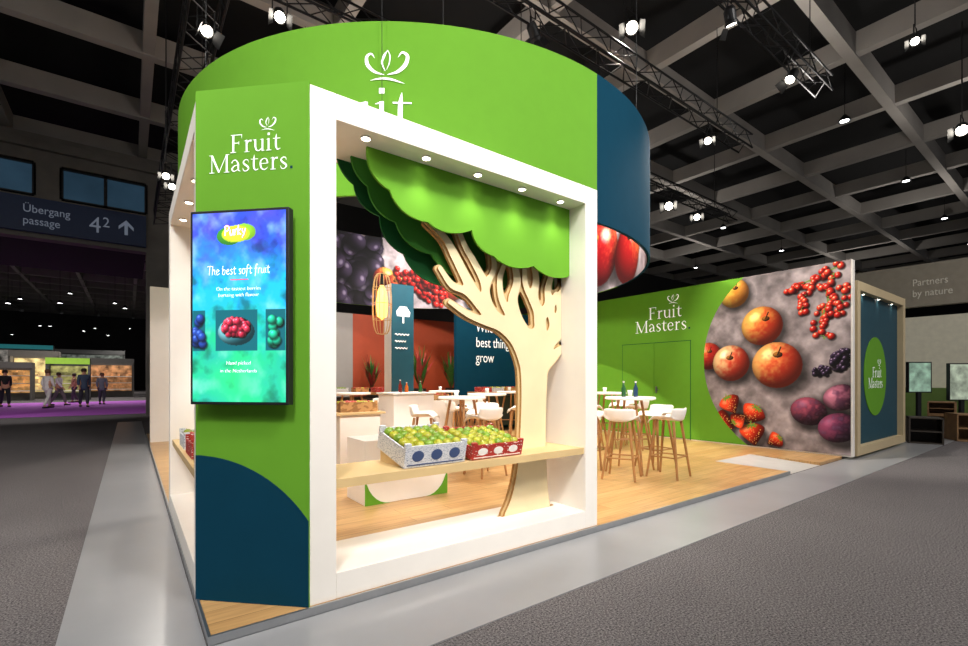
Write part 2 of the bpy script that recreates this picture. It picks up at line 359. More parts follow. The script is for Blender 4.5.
for i,(a,b) in enumerate(((-6,-2.6),(-1.9,.5))):
    m=MB(); m.box(a,b,22.1,22.14,7.65,8.75); w=struct(m.build('window_%d'%(i+1),M_win))
    m=MB()
    for q in range(4 if i==0 else 3):
        xx=a+(b-a)*q/(3 if i==0 else 2); m.box(xx-.05,xx+.05,22.0,22.2,7.65,8.75)
    m.box(a,b,22,22.2,7.6,7.7); m.box(a,b,22,22.2,8.7,8.8); m.build('window_frame',M_dark,w)
t=thing('direction_sign','dark blue overhead passage sign with white lettering across the concrete bridge','sign',(-2,21.9,6.35))
m=MB(); m.box(-12,.5,21.78,21.95,6.35,7.5); m.build('board',mat('sign_blue','#1c2c4c',.5,em=.04),t)
Msl=mat('sign_lettering','#9aa6bb',.5,em=.18,var=0)
text('Übergang',.37,(-2.85,21.76,6.98),(1,0,0),(0,-1,0),Msl,t,sx=.84); text('passage',.37,(-2.85,21.76,6.58),(1,0,0),(0,-1,0),Msl,t,sx=.84)
text('4',.8,(-1.15,21.76,6.62),(1,0,0),(0,-1,0),Msl,t,sx=.85); text('2',.5,(-.78,21.76,6.86),(1,0,0),(0,-1,0),Msl,t,sx=.85)
m=MB()
ax=-.1
m.box(ax-.05,ax+.05,21.75,21.76,6.68,7.1); m.prism([(ax,21.75,7.22),(ax-.22,21.75,6.98),(ax-.22,21.75,6.86),(ax,21.75,7.08)],(0,.01,0)); m.prism([(ax,21.75,7.22),(ax+.22,21.75,6.98),(ax+.22,21.75,6.86),(ax,21.75,7.08)],(0,.01,0))
m.build('arrow',Msl,t)
# ============================================================ STAND FLOOR
pl=thing('stand_platform','low oak plank exhibition platform under the whole green stand with aluminium edge','platform',(5,7,0))
m=MB(); m.box(.33,7.5,2.745,14,.002,P0-.001); m.box(7.5,13.4,3.8,14,.002,P0-.001); m.box(8.7,9.69,2.745,3.8,.002,P0-.001); m.build('deck',planks(),pl)
m=MB(); m.box(.315,.33,2.73,14,.002,P0+.004); m.box(.33,7.5,2.73,2.745,.002,P0+.004); m.build('edge_trim',M_alu,pl)
m=MB(); m.prism([(7.502,2.75,.002),(7.502,3.798,.002),(7.502,3.798,P0)],(1.196,0,0)); tag(m.build('access_ramp',mat('ramp_vinyl','#b9b6b0',.35)),'pale wedge access ramp let into the front edge of the oak platform','ramp')
# ============================================================ DISPLAY FRAMES (white deep box frames)
def frame_mesh(L,H=3.0,D=.55,bar=.155,back=None):
    m=MB(); z=P0
    m.box(0,bar,0,D,z,z+H); m.box(L-bar,L,0,D,z,z+H); m.box(bar,L-bar,0,D,z,z+bar); m.box(bar,L-bar,0,D,z+H-bar,z+H); return m
def spot(loc,to,e,ang=60,r=.05,col=(1,.93,.82),blend=.6):
    l=bpy.data.lights.new('spot_light','SPOT'); l.energy=e; l.spot_size=math.radians(ang); l.spot_blend=blend; l.shadow_soft_size=r; l.color=col
    o=bpy.data.objects.new('spot_light',l); COL.objects.link(o); o.location=loc; o.rotation_euler=(Vector(to)-Vector(loc)).to_track_quat('-Z','Y').to_euler(); return o
def deep_frame(label,loc,rz,L,shelf=True,nl=5,le=14,D=.55,mt=None):
    T=Matrix.Translation(loc)@Matrix.Rotation(rz,4,'Z')
    t=thing('display_booth',label,'display booth',(loc[0],loc[1],P0))
    o=frame_mesh(L,D=D).build('surround',mt or M_white,t,bevel=.004); o.data.transform(T)
    if shelf:
        m=MB(); m.box(.155,L-.155,.02,.52,.70,.755); o=m.build('shelf',M_ply,t); o.data.transform(T)
    for i in range(nl):
        x=.155+(L-.31)*(i+.5)/nl; zt=P0+3-.155; yl=.09
        m=MB(); m.lathe([(.035,0),(.035,-.012),(.028,-.012),(.028,-.004)],(x,yl,zt),16); o=m.build('downlight',M_white,t); o.data.transform(T)
        m=MB(); m.lathe([(.0,-.004),(.026,-.004),(.026,-.008),(0,-.008)],(x,yl,zt),12); g=m.build('lens',M_lamp,o); g.data.transform(T)
        a=T@Vector((x,yl,zt-.02)); b=T@Vector((x,.13,0)); spot(a,b,le,88,.03,blend=1.0)
    return t
FX=.826;FY=2.76;L=2.52
deep_frame('large white box surround framing the tree cutout and fruit shelf at the stand front',(FX,FY,0),0,L,le=8)
deep_frame('narrow looking white box surround on the left side of the green corner pillar',(.321,3.265+L,0),-PI/2,L,nl=4,le=10)
# corner pillar
t=thing('corner_pillar','tall green corner pillar with white logo above the screen','pillar',(.6,3.1,P0))
m=MB(); m.prism([(FX-.002,FY+.003,P0),(.324,3.262,P0),(.324,3.30,P0),(FX-.002,3.30,P0)],(0,0,3.0)); m.build('core',M_white,t)
ul=Vector((.321,3.265,0)); ur=Vector((FX,FY,0)); U=(ur-ul).normalized(); N=Vector((-1,-1,0)).normalized(); PW=(ur-ul).length
def pm(u,z,w=0): p=ul+U*u+N*w; return Vector((p.x,p.y,z))
m=MB(); m.prism([pm(0,P0,.0),pm(PW,P0,.0),pm(PW,P0,.012),pm(0,P0,.012)],(0,0,3.01)); m.build('green_panel',M_green,t)
RS=.885; pts=[pm(0,P0+.0,.0135)]+[pm(PW,P0,.0135)]
n=24; a1=math.asin(PW/RS)
pts+=[pm(RS*math.sin(a1*(1-k/n)),P0+RS*math.cos(a1*(1-k/n))-.03,.0135) for k in range(n+1)]
m=MB(); m.prism(pts,N*-.001); m.build('blue_curve',M_blue,t)
em=.155; logo(t,lambda u,v,w: pm(.088+u*em,2.565+v*em,.014+w))
# screen
t=thing('wall_screen','portrait screen with blue and cyan fruit advert hanging on the green corner pillar','screen',tuple(pm(.3,1.2,.05)))
sw,sh=.605,1.105; s0=.035; z0=1.21
m=MB()
def bx(m,u0,u1,za,zb,w0,w1): m.prism([pm(u0,za,w0),pm(u1,za,w0),pm(u1,za,w1),pm(u0,za,w1)],(0,0,zb-za))
bx(m,s0,s0+sw,z0,z0+sh,.045,.095); m.build('casing',M_dark,t,bevel=.004)
m=MB(); bx(m,.2,.5,1.5,2.0,.012,.046); m.build('bracket',M_black,t)
bz=.016; iw=sw-2*bz; ih=sh-2*bz
p=Pic(iw,ih,150,270,'#3d78d0',3)
n1=fbm(270,150,5,11,5)[:,:,None]; n2=fbm(270,150,4,23,4)[:,:,None]; n3=fbm(270,150,6,31,4)[:,:,None]; v=(p.Y/ih)[:,:,None]
cb=p.col; top=cb('#2458f4')*(1-n2*.7)+cb('#7d58e8')*n2*.7; mid=cb('#1fc8f8'); bot=cb('#24e088')*(1-n2*.6)+cb('#2a98e0')*n2*.6
t1=np.clip((v-.58)*3.0+(n3-.5)*1.2,0,1); t0=np.clip((v-.26)*3.2+(n3-.5)*1.2,0,1)
c=bot*(1-t0)+mid*t0; c=c*(1-t1)+top*t1
wt=np.clip((n1-.52)*4.0,0,1); c=c*(1-.5*wt)+.5*wt*cb('#c8f6ff')
dk=np.clip((.40-n1)*5,0,1); c=c*(1-.35*dk); gl=np.exp(-((p.X/iw-.5)**2/.14+(p.Y/ih-.12)**2/.02))[:,:,None]; c=c*(1-.6*gl)+.6*gl*cb('#40f890'); p.c=np.clip(c,0,1)
lx,ly=iw*.47,ih*.885
p.ball(lx-.04,ly-.01,.052,'#3c8f2c',hl=0,amb=.9,asp=1.5,shade=False); p.ball(lx+.05,ly+.008,.048,'#8fd02f',asp=1.5,hl=0,amb=.9,shade=False); p.ball(lx,ly,.048,'#c8e030',asp=1.8,hl=0,amb=1,shade=False); p.ball(lx,ly,.038,'#f4e43c',asp=1.8,hl=0,amb=1,shade=False)
for a,b in ((0,.14),(.25,.70),(.79,1.0)):
    p.rect(iw*a,iw*b,ih*.27,ih*.485,'#0f6b78')
    cx=iw*(a+b)/2
    if b-a>.3:
        p.ball(cx,ih*.37,.078,'#8adbe6','#2a8494',asp=1.45,hl=.1,shade=False); p.ball(cx,ih*.392,.060,'#3a1020',asp=1.55,hl=0,shade=False)
        for k in range(46):
            a_=random.random()*6.28; q_=random.random()**.5; p.ball(cx+q_*.082*math.cos(a_),ih*.395+q_*.048*math.sin(a_),.019,'#ff4660','#b01838',hl=.6,amb=.6)
    else:
        for k in range(12): p.ball(cx+random.uniform(-.025,.025),ih*.375+random.uniform(-.08,.08),.026,'#2a4eb0' if a==0 else '#20d0a0')
p.mesh('display',lambda a,b: pm(s0+bz+a,z0+bz+b,.0965),vcmat('screen_picture',em=1.35),t)
M_st=mat('screen_text','#ffffff',.5,em=1.2,var=0)
cu_=s0+sw*.5
def st(b,s,yy,mt=M_st,du=0,off=-.0004,sx=1): text(b,s,pm(cu_+du,z0+sh*yy,.098),U,N,mt,t,align='CENTER',shear=.1,off=off,sx=sx)
hm=lambda a,b,w: pm(a,b,.0975+w)
handwrite('The best soft fruit',.070,cu_,z0+sh*.668,hm,M_st,t,.045,.01)
st('On the tastiest berries',.03,.585,off=-.0009); st('bursting with flavour',.03,.553,off=-.0009)
st('Hand picked',.03,.205,off=-.0009); st('in the Netherlands',.03,.165,off=-.0009)
hm2=lambda a,b,w: pm(a,b,.0970+w*.5)
handwrite('Purky',.078,cu_-.02,z0+sh*.868,hm2,mat('screen_red_script','#c81e3c',.5,em=1,var=0),t,.17,.05); handwrite('Purky',.078,cu_-.02,z0+sh*.868,hm,M_st,t,.085,.05)
m=MB(); bx(m,cu_-.05,cu_+.06,z0+sh*.638,z0+sh*.642,.0970,.0975); tag(m.build('underline',mat('screen_red','#e02030',.5,em=1),t),'red underline')
# ============================================================ TREE CUTOUT
t=thing('tree_cutout','layered green canopy and cream plywood trunk tree inside the white front surround','tree cutout',(3.0,3.15,P0))
ztop=P0+3-.156; xr=FX+L-.156
def lobes(pts,b=.14,k=9):
    out=[]
    for (x0,y0),(x1,y1) in zip(pts[:-1],pts[1:]):
        dx,dy=x1-x0,y1-y0; L_=math.hypot(dx,dy); nx,ny=-dy/L_,dx/L_
        for i in range(k):
            q=i/k; s_=math.sin(PI*q)**.8*b*L_; out.append((x0+dx*q+nx*s_,y0+dy*q+ny*s_))
    out.append(pts[-1]); return out
def canopy2(low,yc,mt,label,b=.15):
    P=lobes(low,b); xl=onY(low[0][0],low[0][1],yc).x
    poly=[Vector((xl,yc,ztop)),Vector((xr,yc,ztop))]+[onY(a,b_,yc) for a,b_ in P][::-1]
    poly=[Vector((min(max(q.x,FX+.157),xr),yc,min(q.z,ztop))) for q in poly]
    m=MB(); m.prism(poly,(0,.018,0)); tag(m.build('canopy_layer',mt,t),label)
canopy2([(367,148),(390,190),(428,222),(472,230),(494,256),(534,266),(572,276)],2.95,M_green,'bright green front canopy layer')
canopy2([(352,144),(368,186),(396,222),(432,254),(468,278),(516,284),(560,298)],3.14,M_green2,'mid green middle canopy layer')
canopy2([(338,142),(354,184),(380,216),(404,254),(446,286),(486,302),(532,304),(550,318),(560,348),(569,354)],3.24,M_green3,'dark green rear canopy layer')
YT=3.05
BR=[[(528,526,52),(530,502,38),(532,470,29),(533,430,25),(534,390,25),(534,360,28),(533,344,30)],
[(527,360,15),(518,340,15),(504,325,14),(488,312,12),(476,296,11),(465,276,9),(455,256,8),(445,238,6),(429,222,5)],
[(494,317,9),(487,300,8),(484,282,7),(474,262,6),(464,244,5),(456,222,4)],
[(480,303,8),(466,291,7),(452,285,6),(440,268,4)],
[(506,327,9),(488,322,8),(468,314,6),(450,302,4)],
[(487,284,6),(494,268,5),(492,250,4)],
[(531,354,14),(524,335,13),(516,317,11),(513,299,9),(517,280,7),(512,254,5)],
[(520,328,9),(508,312,7),(501,296,6),(500,278,5),(505,262,4)],
[(535,354,14),(540,333,12),(539,314,10),(534,298,8),(536,278,6),(531,254,5)],
[(540,320,8),(548,304,7),(548,288,6),(554,266,4)],
[(538,362,14),(548,344,12),(555,328,10),(561,313,9),(561,297,7),(568,278,5)],
[(550,343,8),(560,335,7),(569,322,6)],
[(554,326,7),(551,310,6),(556,294,4)],
[(540,370,11),(551,360,9),(559,351,8),(569,346,7)],
[(533,300,6),(526,286,5),(524,262,4)]]
gx=np.arange(424,574,1.0); gy=np.arange(216,532,1.0); GX,GY=np.meshgrid(gx,gy); SD=np.zeros_like(GX); kk=1.3
for L_ in BR:
    P=cr(L_,5); best=np.full_like(GX,1e3)
    for a,b in zip(P[:-1],P[1:]):
        d=b[:2]-a[:2]; l2=d@d+1e-9; tt=np.clip(((GX-a[0])*d[0]+(GY-a[1])*d[1])/l2,0,1)
        best=np.minimum(best,np.hypot(GX-a[0]-tt*d[0],GY-a[1]-tt*d[1])-(a[2]+(b[2]-a[2])*tt)/2)
    SD+=np.exp(-np.clip(best,-60,60)/kk)
SD=-kk*np.log(SD+1e-20)
yb_=onY(0,0,YT)
def sheet(iso,y0,y1,name,mt_face,mt_edge,label):
    m=MB(); S=SD-iso; ny,nx=S.shape; vs={}; V=[];FF=[];EE=[]
    def vid(x_,y_):
        k_=(round(float(x_),3),round(float(y_),3))
        if k_ not in vs:
            q=onY(x_,y_,YT); vs[k_]=len(V); V.append((min(q.x,xr-.002),max(q.z,P0+.157)))
        return vs[k_]
    for j in range(ny-1):
        for i in range(nx-1):
            c=[(gx[i],gy[j],S[j,i]),(gx[i+1],gy[j],S[j,i+1]),(gx[i+1],gy[j+1],S[j+1,i+1]),(gx[i],gy[j+1],S[j+1,i])]
            neg=[q[2]<0 for q in c]
            if not any(neg): continue
            if all(neg): FF.append([vid(q[0],q[1]) for q in c]); continue
            poly=[];cr_=[]
            for k in range(4):
                a,b=c[k],c[(k+1)%4]
                if neg[k]: poly.append(vid(a[0],a[1]))
                if neg[k]!=neg[(k+1)%4]:
                    tt=a[2]/(a[2]-b[2]); w=vid(a[0]+(b[0]-a[0])*tt,a[1]+(b[1]-a[1])*tt); poly.append(w); cr_.append(w)
            poly=list(dict.fromkeys(poly))
            if len(poly)>2: FF.append(poly)
            for k in range(0,len(cr_)-1,2):
                if cr_[k]!=cr_[k+1]: EE.append((cr_[k],cr_[k+1]))
    n=len(V); m.m=0; off=len(m.v); m.v+=[(x_,y0,z_) for x_,z_ in V]+[(x_,y1,z_) for x_,z_ in V]
    for f in FF: m.f.append(tuple(f)); m.mi.append(0); m.f.append(tuple(q+n for q in f[::-1])); m.mi.append(0)
    for a,b in EE: m.f.append((a,b,b+n,a+n)); m.mi.append(1)
    tag(m.build(name,[mt_face,mt_edge],t),label)
sheet(0,YT,YT+.022,'trunk',M_plyface,M_edge,'cream faced front sheet of the branching trunk')
sheet(2.0,YT+.0222,YT+.05,'trunk_backing',M_ply,M_edge,'slightly wider plywood rear sheet of the trunk')
# ============================================================ HANGING RING
D=9.0; th=math.atan((178-484)/FPX); th2=math.atan((650-484)/FPX); thc=(th+th2)/2; RD=D*math.sin((th2-th)/2)
C=F*(D*math.cos(thc))+R*(D*math.sin(thc)); ZB=3.30; ZT=5.13
def ang(px,near=True):
    v=(F+R*((px-484)/FPX)).normalized(); b=v.dot(C); disc=b*b-(C.length**2-RD*RD); s_=math.sqrt(max(disc,0)); tt=b-s_ if near else b+s_
    q=v*tt-C; return math.atan2(q.y,q.x)
t=thing('hanging_ring_banner','huge round green and petrol blue overhead fabric ring hanging above the stand','hanging banner',(C.x,C.y,ZB))
def arc(a0,a1,r0,r1,z0,z1,n):
    m=MB(); vs=[]
    for k in range(n+1):
        a=a0+(a1-a0)*k/n; ca,sa=math.cos(a),math.sin(a)
        for r,z in ((r0,z0),(r1,z0),(r1,z1),(r0,z1)): vs.append((C.x+r*ca,C.y+r*sa,z))
    fs=[]
    for k in range(n):
        for j in range(4): fs.append((4*k+j,4*k+(j+1)%4,4*k+4+(j+1)%4,4*k+4+j))
    fs+=[(0,1,2,3),(4*n,4*n+3,4*n+2,4*n+1)]; m.add(vs,fs); return m
ab=ang(597); 
arc(ab-1.75*PI+.35,ab,RD-.03,RD,ZB,ZT,220).build('green_banner',M_green,t)
arc(ab,ab+.25*PI+.35,RD-.03,RD,ZB,ZT,60).build('blue_banner',M_blue,t)
for k in range(8):
    m=MB(); a=k*PI/4+.3; m.tube([(C.x+(RD-.02)*math.cos(a),C.y+(RD-.02)*math.sin(a),ZT),(C.x+(RD-.02)*math.cos(a),C.y+(RD-.02)*math.sin(a),9.85)],.006,6)
    m.build('suspension_cable',M_black,t)
al=ang(413); dem=.68
def dm(u,v,w):
    a=al+(u-2.94)*dem/RD; r=RD+.006+w*4; return Vector((C.x+r*math.cos(a),C.y+r*math.sin(a),3.48+v*dem))
# inner print
NA=1700; circ=2*PI*(RD-.05); p=Pic(circ,ZT-ZB,NA,120,'#9a9096',9,120,500)
def apx(px):  # coordinate of far side along print
    return (ang(px,False)%(2*PI))*(RD-.05)
rr=random.Random(4)
def ppx(px,y): return apx(px),y
for k in range(60):
    x_,y_=ppx(rr.uniform(330,378),rr.uniform(.02,1.8)); p.ball(x_,y_,rr.uniform(.17,.25),'#3a3046','#120d18',hl=.35,asp=1.1,rot=rr.random()*3)
for px_,z_,k_ in ((388,.3,1),(384,.75,0),(396,.6,0),(452,.5,0)): 
    x_,y_=ppx(px_,z_); p.apple(x_,y_,.3,'#e0a04a','#a82a1c')
for px_,z_ in ((405,.9),(412,.75),(419,.62),(426,.5),(433,.4),(440,.3),(424,.9),(432,.8),(440,.65)):
    x_,y_=ppx(px_,z_); p.cluster(x_,y_,.26,.075,'#d8241c',18,seed=px_,c2='#8c0f10')
for k in range(22):
    x_,y_=ppx(rr.uniform(465,530),rr.uniform(.1,1.7)); p.ball(x_,y_,rr.uniform(.2,.28),'#4a2a4a','#1c1020',hl=.35)
for px_,z_,r_ in ((556,.6,.45),(580,.5,.45)): x_,y_=ppx(px_,z_); p.apple(x_,y_,r_,'#e2a040','#b82a1c')
x_,y_=ppx(642,1.3); p.apple(x_,y_,.5,'#d8502a','#8a1014',bias=.3)
x_,y_=ppx(601,.85); p.apple(x_,y_,.72,'#d8603a','#8e1018',(.2,.5),bias=.45,hl=.8); x_,y_=ppx(631,.56); p.apple(x_,y_,.62,'#e07838','#9c1418',(-.1,.5),bias=.4,hl=.8)
p.mesh('inner_fruit_print',lambda a,b: Vector((C.x+(RD-.05)*math.cos(a/(RD-.05)),C.y+(RD-.05)*math.sin(a/(RD-.05)),ZB+b)),vcmat('fruit_print'),t)
logo(t,dm,('crown','Fruit'),cx=2.52)
# ============================================================ GREEN PARTITION WALL
XW=9.7; t=thing('partition_wall','long green partition wall with flush double door and fruit picture','partition wall',(XW,7,P0))
m=MB(); m.box(XW,XW+.12,2.60,11.88,P0,3.38); m.build('panel',M_white,t)
m=MB(); m.box(XW-.008,XW,2.64,11.86,P0+.02,3.38); m.build('green_face',M_green,t)
def wm(y,z,w=0): return Vector((XW-.010-w,y,z))
PWD=2.54; p=Pic(PWD,3.31,380,490,'#968b8c',21,14,40)
p.apple(.62,3.02,.29,'#f4c450','#e88c34',bias=-.1); p.apple(.10,1.78,.28,'#eaa050','#b8241c',bias=.3); p.apple(1.14,2.32,.37,'#f6b456','#dc4020',(.2,.35),bias=.05); p.apple(.56,1.62,.36,'#f2c288','#d23a24',(-.05,.3),bias=.1); p.apple(1.40,1.56,.43,'#f4b060','#d43c22',(.05,.45),bias=.15)
rs=random.Random(12)
for chain,den in ((((2.42,3.25),(2.1,3.12),(1.8,3.0),(1.62,2.86)),9),(((2.30,3.12),(2.18,2.9),(2.22,2.62),(2.12,2.4)),9),(((1.98,3.02),(1.86,2.75),(1.80,2.52)),8),(((2.2,2.6),(2.1,2.3),(2.16,2.0)),8),(((2.46,2.9),(2.42,2.6),(2.34,2.38)),7)):
    p.stroke(chain,.013,'#7a9a4a')
    for (x0,y0),(x1,y1) in zip(chain[:-1],chain[1:]):
        for k in range(den):
            s_=(k+.5)/den; sd=rs.uniform(-.12,.12); se=rs.uniform(-.08,.05); cx_,cy_=x0+(x1-x0)*s_,y0+(y1-y0)*s_
            p.stroke([(cx_,cy_),(cx_+sd,cy_+se)],.006,'#7a9a4a'); p.ball(cx_+sd,cy_+se,rs.uniform(.045,.062),rs.choice(('#f43a22','#e02a1c','#ff5030')),'#8c0a0e',hl=.9)
p.cluster(2.40,1.62,.13,.042,'#44324e',60,seed=3,c2='#0e0814',asp=1.5,rot=1.2); p.cluster(2.12,1.42,.10,.036,'#3c2c48',40,seed=8,c2='#100a16',asp=1.3,rot=.3)
for i,(a,b,r,ro) in enumerate(((.56,.78,.17,.5),(.96,.60,.18,-.6),(.42,.40,.20,1.2),(.98,.22,.19,.2),(1.36,.14,.12,-1.0),(.72,.50,.13,2.2))): strawberry(p,a,b,r,i,ro)
p.ball(2.40,.98,.22,'#b06a80','#4a2038',asp=1.2,rot=.4,bl='#7a5068',hl=.15,streak=.8); p.ball(1.92,.72,.25,'#a04a60','#421a30',asp=1.15,rot=-.2,bl='#8a5a78',hl=.15,streak=.8); p.ball(2.36,.46,.25,'#8a4060','#381a34',asp=1.2,rot=.3,bl='#8a6080',hl=.15,streak=.8)
yc_,zc_,rc_=3.12,1.75,2.04
p.mesh('fruit_picture',lambda a,b: wm(5.16-a,.06+b+.01),vcmat('fruit_print'),t,keep=lambda a,b:(5.16-a-yc_)**2+(.07+b-zc_)**2<rc_**2)
logo(t,lambda u,v,w: wm(6.84-u*.405,2.46+v*.405,.002+w*3))
for a,b in ((7.2,6.34),(6.32,5.46)):
    m=MB(); m.box(XW-.02,XW-.008,b,a,P0+.03,2.2); dd=m.build('door_leaf',M_green,t,bevel=.003)
m=MB(); m.box(XW-.05,XW-.02,6.255,6.275,1.05,1.2); m.box(XW-.06,XW-.05,6.2,6.275,1.12,1.14); m.build('door_handle',M_steel,t)
m=MB(); m.box(XW-.012,XW-.0075,5.44,7.22,2.2,2.215); m.box(XW-.012,XW-.0075,7.2,7.215,P0,2.2); m.box(XW-.012,XW-.0075,5.445,5.46,P0,2.2); m.build('door_gap',M_green3,t)
# portal beyond
t=deep_frame('distant cream box surround beside the fruit picture with green disc emblem',(9.90,2.58,0),0,3.1,shelf=False,nl=3,le=4,D=.16,mt=M_cream)
m=MB(); m.box(10.055,12.845,2.68,2.72,P0+.155,P0+2.845); m.build('back_panel',mat('slate_blue','#244a58',.6,spec=.2),t)
cxd=11.3
pts=[(cxd+.70*math.cos(2*PI*k/40),2.67,1.42+.74*math.sin(2*PI*k/40)) for k in range(40)]
m=MB(); m.prism(pts,(0,.009,0)); m.build('green_disc',M_green,t); logo(t,lambda u,v,w: Vector((cxd-.47+u*.28,2.665-w,1.2+v*.28)))
# ============================================================ INTERIOR BACK WALL
def panel(name,label,cat,x0,x1,y0,y1,z1,mt):
    m=MB(); m.box(x0,x1,y0,y1,P0,z1); return tag(m.build(name,mt),label,cat)
panel('partition_wall','plain white end wall section at the far left behind the side surround','partition wall',.34,2.6,12,12.15,3.3,M_white)
panel('partition_wall','warm grey rear wall section left of the rust orange one','partition wall',2.6,4.7,12.0,12.15,3.1,M_grey)
panel('partition_wall','rust orange rear wall section behind the plants','partition wall',4.7,9.69,12,12.15,3.1,M_orange)
t=thing('partition_wall','petrol blue inner wall section with large white slogan','partition wall',(8,10,P0))
m=MB(); m.box(6.65,9.68,10.0,10.12,P0,3.2); m.build('panel',M_blue,t)
for i,b in enumerate(('Where the','best things','grow')): text(b,.37,(7.25,9.99,2.62-.40*i),(1,0,0),(0,-1,0),M_logo,t,sx=.78)
# totem
c=W(403,10.4); t=thing('totem_sign','slim petrol blue totem sign with white tree symbol between counter and lamps','totem',(c.x,c.y,P0))
m=MB(); m.box(c.x-.28,c.x+.26,c.y,c.y+.35,P0,3.45); m.build('body',M_white,t)
m=MB(); m.box(c.x-.28,c.x+.26,c.y-.01,c.y,P0,3.45); m.build('face',mat('teal_face','#0f5264',.6),t)
m=MB(); m.prism([(c.x+q[0],c.y-.016,2.75+q[1]) for q in ((-.15,0),(-.02,0),(-.02,-.15),(.02,-.15),(.02,0),(.15,0),(.17,.1),(.08,.22),(-.08,.22),(-.17,.1))],(0,.005,0)); m.build('tree_symbol',M_logo,t)
for i,w_ in enumerate((.34,.26,.3)):
    m=MB(); m.tube([(c.x-.2+w_*k/12,c.y-.014,2.35-.15*i+.018*math.sin(k*2.2)) for k in range(13)],.012,5); m.build('script_line',M_logo,t)
# ============================================================ COUNTERS
c=W(418,8.4); t=thing('reception_counter','white counter in the middle of the stand behind the printed cartons','counter',(c.x,c.y,P0))
m=MB(); m.box(c.x-.62,c.x+.15,c.y-.3,c.y+.3,P0,1.10); m.build('body',M_white,t,bevel=.005)
m=MB(); m.box(c.x+.19,c.x+.65,c.y-.2,c.y+.3,P0,.98); m.build('side_unit',M_white,t,bevel=.005)
m=MB(); m.box(c.x-.65,c.x+.18,c.y-.33,c.y+.33,1.105,1.135); m.build('top',M_white,t,bevel=.005)
cnt=c
c=W(400,5.3); t=thing('display_plinth','low white plinth with green curved ends just behind the front shelf','plinth',(c.x,c.y,P0))
m=MB(); m.box(c.x-.5,c.x+.5,c.y-.2,c.y+.3,P0,.72); m.build('body',M_white,t,bevel=.005)
for sx in (-1,1):
    pts=[(c.x+sx*.5,c.y-.206,P0),(c.x+sx*.22,c.y-.206,P0)]+[(c.x+sx*(.22+.28*math.sin(k/8*PI/2)),c.y-.206,P0+.35*(1-math.cos(k/8*PI/2))) for k in range(1,9)]
    m=MB(); m.prism(pts,(0,.005,0)); m.build('green_corner',M_green,t)
c2=W(354,6.9); t=thing('display_plinth','taller white plinth carrying the wooden fruit tray near the pillar edge','plinth',(c2.x,c2.y,P0))
m=MB(); m.box(c2.x-.3,c2.x+.3,c2.y-.25,c2.y+.25,P0,.86); m.build('body',M_white,t,bevel=.005)
m=MB(); m.box(c2.x-.36,c2.x+.36,c2.y-.3,c2.y+.3,.862,.892); m.build('top',M_ply,t)
# ============================================================ CRATES + FRUIT
def print_mat(name,bg,fg,fg2,scale,thr=.5,zs=1.8):
    m=bpy.data.materials.new(name); m.use_nodes=True; nt=m.node_tree; b=nt.nodes['Principled BSDF']
    tc=nt.nodes.new('ShaderNodeTexCoord'); mp=nt.nodes.new('ShaderNodeMapping'); mp.inputs['Scale'].default_value=(1,1,zs); nt.links.new(tc.outputs['Object'],mp.inputs['Vector'])
    v=nt.nodes.new('ShaderNodeTexNoise'); v.inputs['Scale'].default_value=scale; v.inputs['Detail'].default_value=1; nt.links.new(mp.outputs['Vector'],v.inputs['Vector'])
    r=nt.nodes.new('ShaderNodeValToRGB'); r.color_ramp.interpolation='CONSTANT'; e=r.color_ramp.elements; e[0].color=(*hx(fg),1); e[1].position=thr; e[1].color=(*hx(bg),1)
    q=e.new(thr-.04); q.color=(*hx(fg2),1)
    nt.links.new(v.outputs['Fac'],r.inputs['Fac']); nt.links.new(r.outputs['Color'],b.inputs['Base Color']); b.inputs['Roughness'].default_value=.6; return m
PM1=print_mat('white_grey_print','#d2d2d4','#8890a0','#b4bac4',60,.44,3.5); PM2=print_mat('red_print','#a82a22','#e8dcd2','#8a201a',40,.38,3.0); PM3=print_mat('wood_print','#b98a55','#8f6336','#a2733f',10)
M_insd=mat('crate_inside_card','#4a4630',.9); M_navy=mat('carton_navy_print','#3a4c74',.6); M_wprint=mat('carton_white_print','#eee8e0',.6)
def crate(w,d,h,mt,label,group=None,name='fruit_crate',motif=None):
    t=thing(name,label,'crate',(0,0,0),group)
    m=MB(); th_=.012
    m.box(-w/2,w/2,-d/2,-d/2+th_,0,h); m.box(-w/2,w/2,d/2-th_,d/2,0,h); m.box(-w/2,-w/2+th_,-d/2+th_,d/2-th_,0,h*.86); m.box(w/2-th_,w/2,-d/2+th_,d/2-th_,0,h*.86); m.box(-w/2+th_,w/2-th_,-d/2+th_,d/2-th_,0,.01); m.build('tray',mt,t)
    m=MB(); m.box(-w/2+th_,w/2-th_,-d/2+th_,d/2-th_,h*.4,h*.45); m.build('liner',M_insd,t)
    if motif:
        m=MB(); yy=-d/2-.002
        for cx_ in (-w*.3,0,w*.3): m.prism([(cx_+.045*math.cos(a*PI/8),yy,h*.52+h*.26*math.sin(a*PI/8)) for a in range(16)],(0,.002,0))
        m.box(-w/2+.02,w/2-.02,yy,yy+.002,h*.08,h*.14); m.build('printed_motif',motif,t)
    for sx in (-1,1):
        for sy in (-1,1):
            m=MB(); x_=sx*(w/2-.02); y_=sy*(d/2-.014); m.box(x_-.022,x_+.022,y_-.012,y_+.012,h-.02,h+.018); m.build('corner_post',mt,t)
    return t
def fruit(kind,col1,r=.034):
    m=MB(); prof=[]
    for k in range(11):
        a=-PI/2+PI*k/10; rr_=math.cos(a)*r; z=math.sin(a)*r*.92
        if k in (0,10): z*=.8
        prof.append((max(rr_,.001),z))
    m.lathe(prof,(0,0,0),14); o=m.build(kind,col1,None,smooth=True)
    m=MB(); m.tube([(0,0,r*.6),(.004,0,r*1.15)],.002,5); m.build('stem',M_wood,o); return o
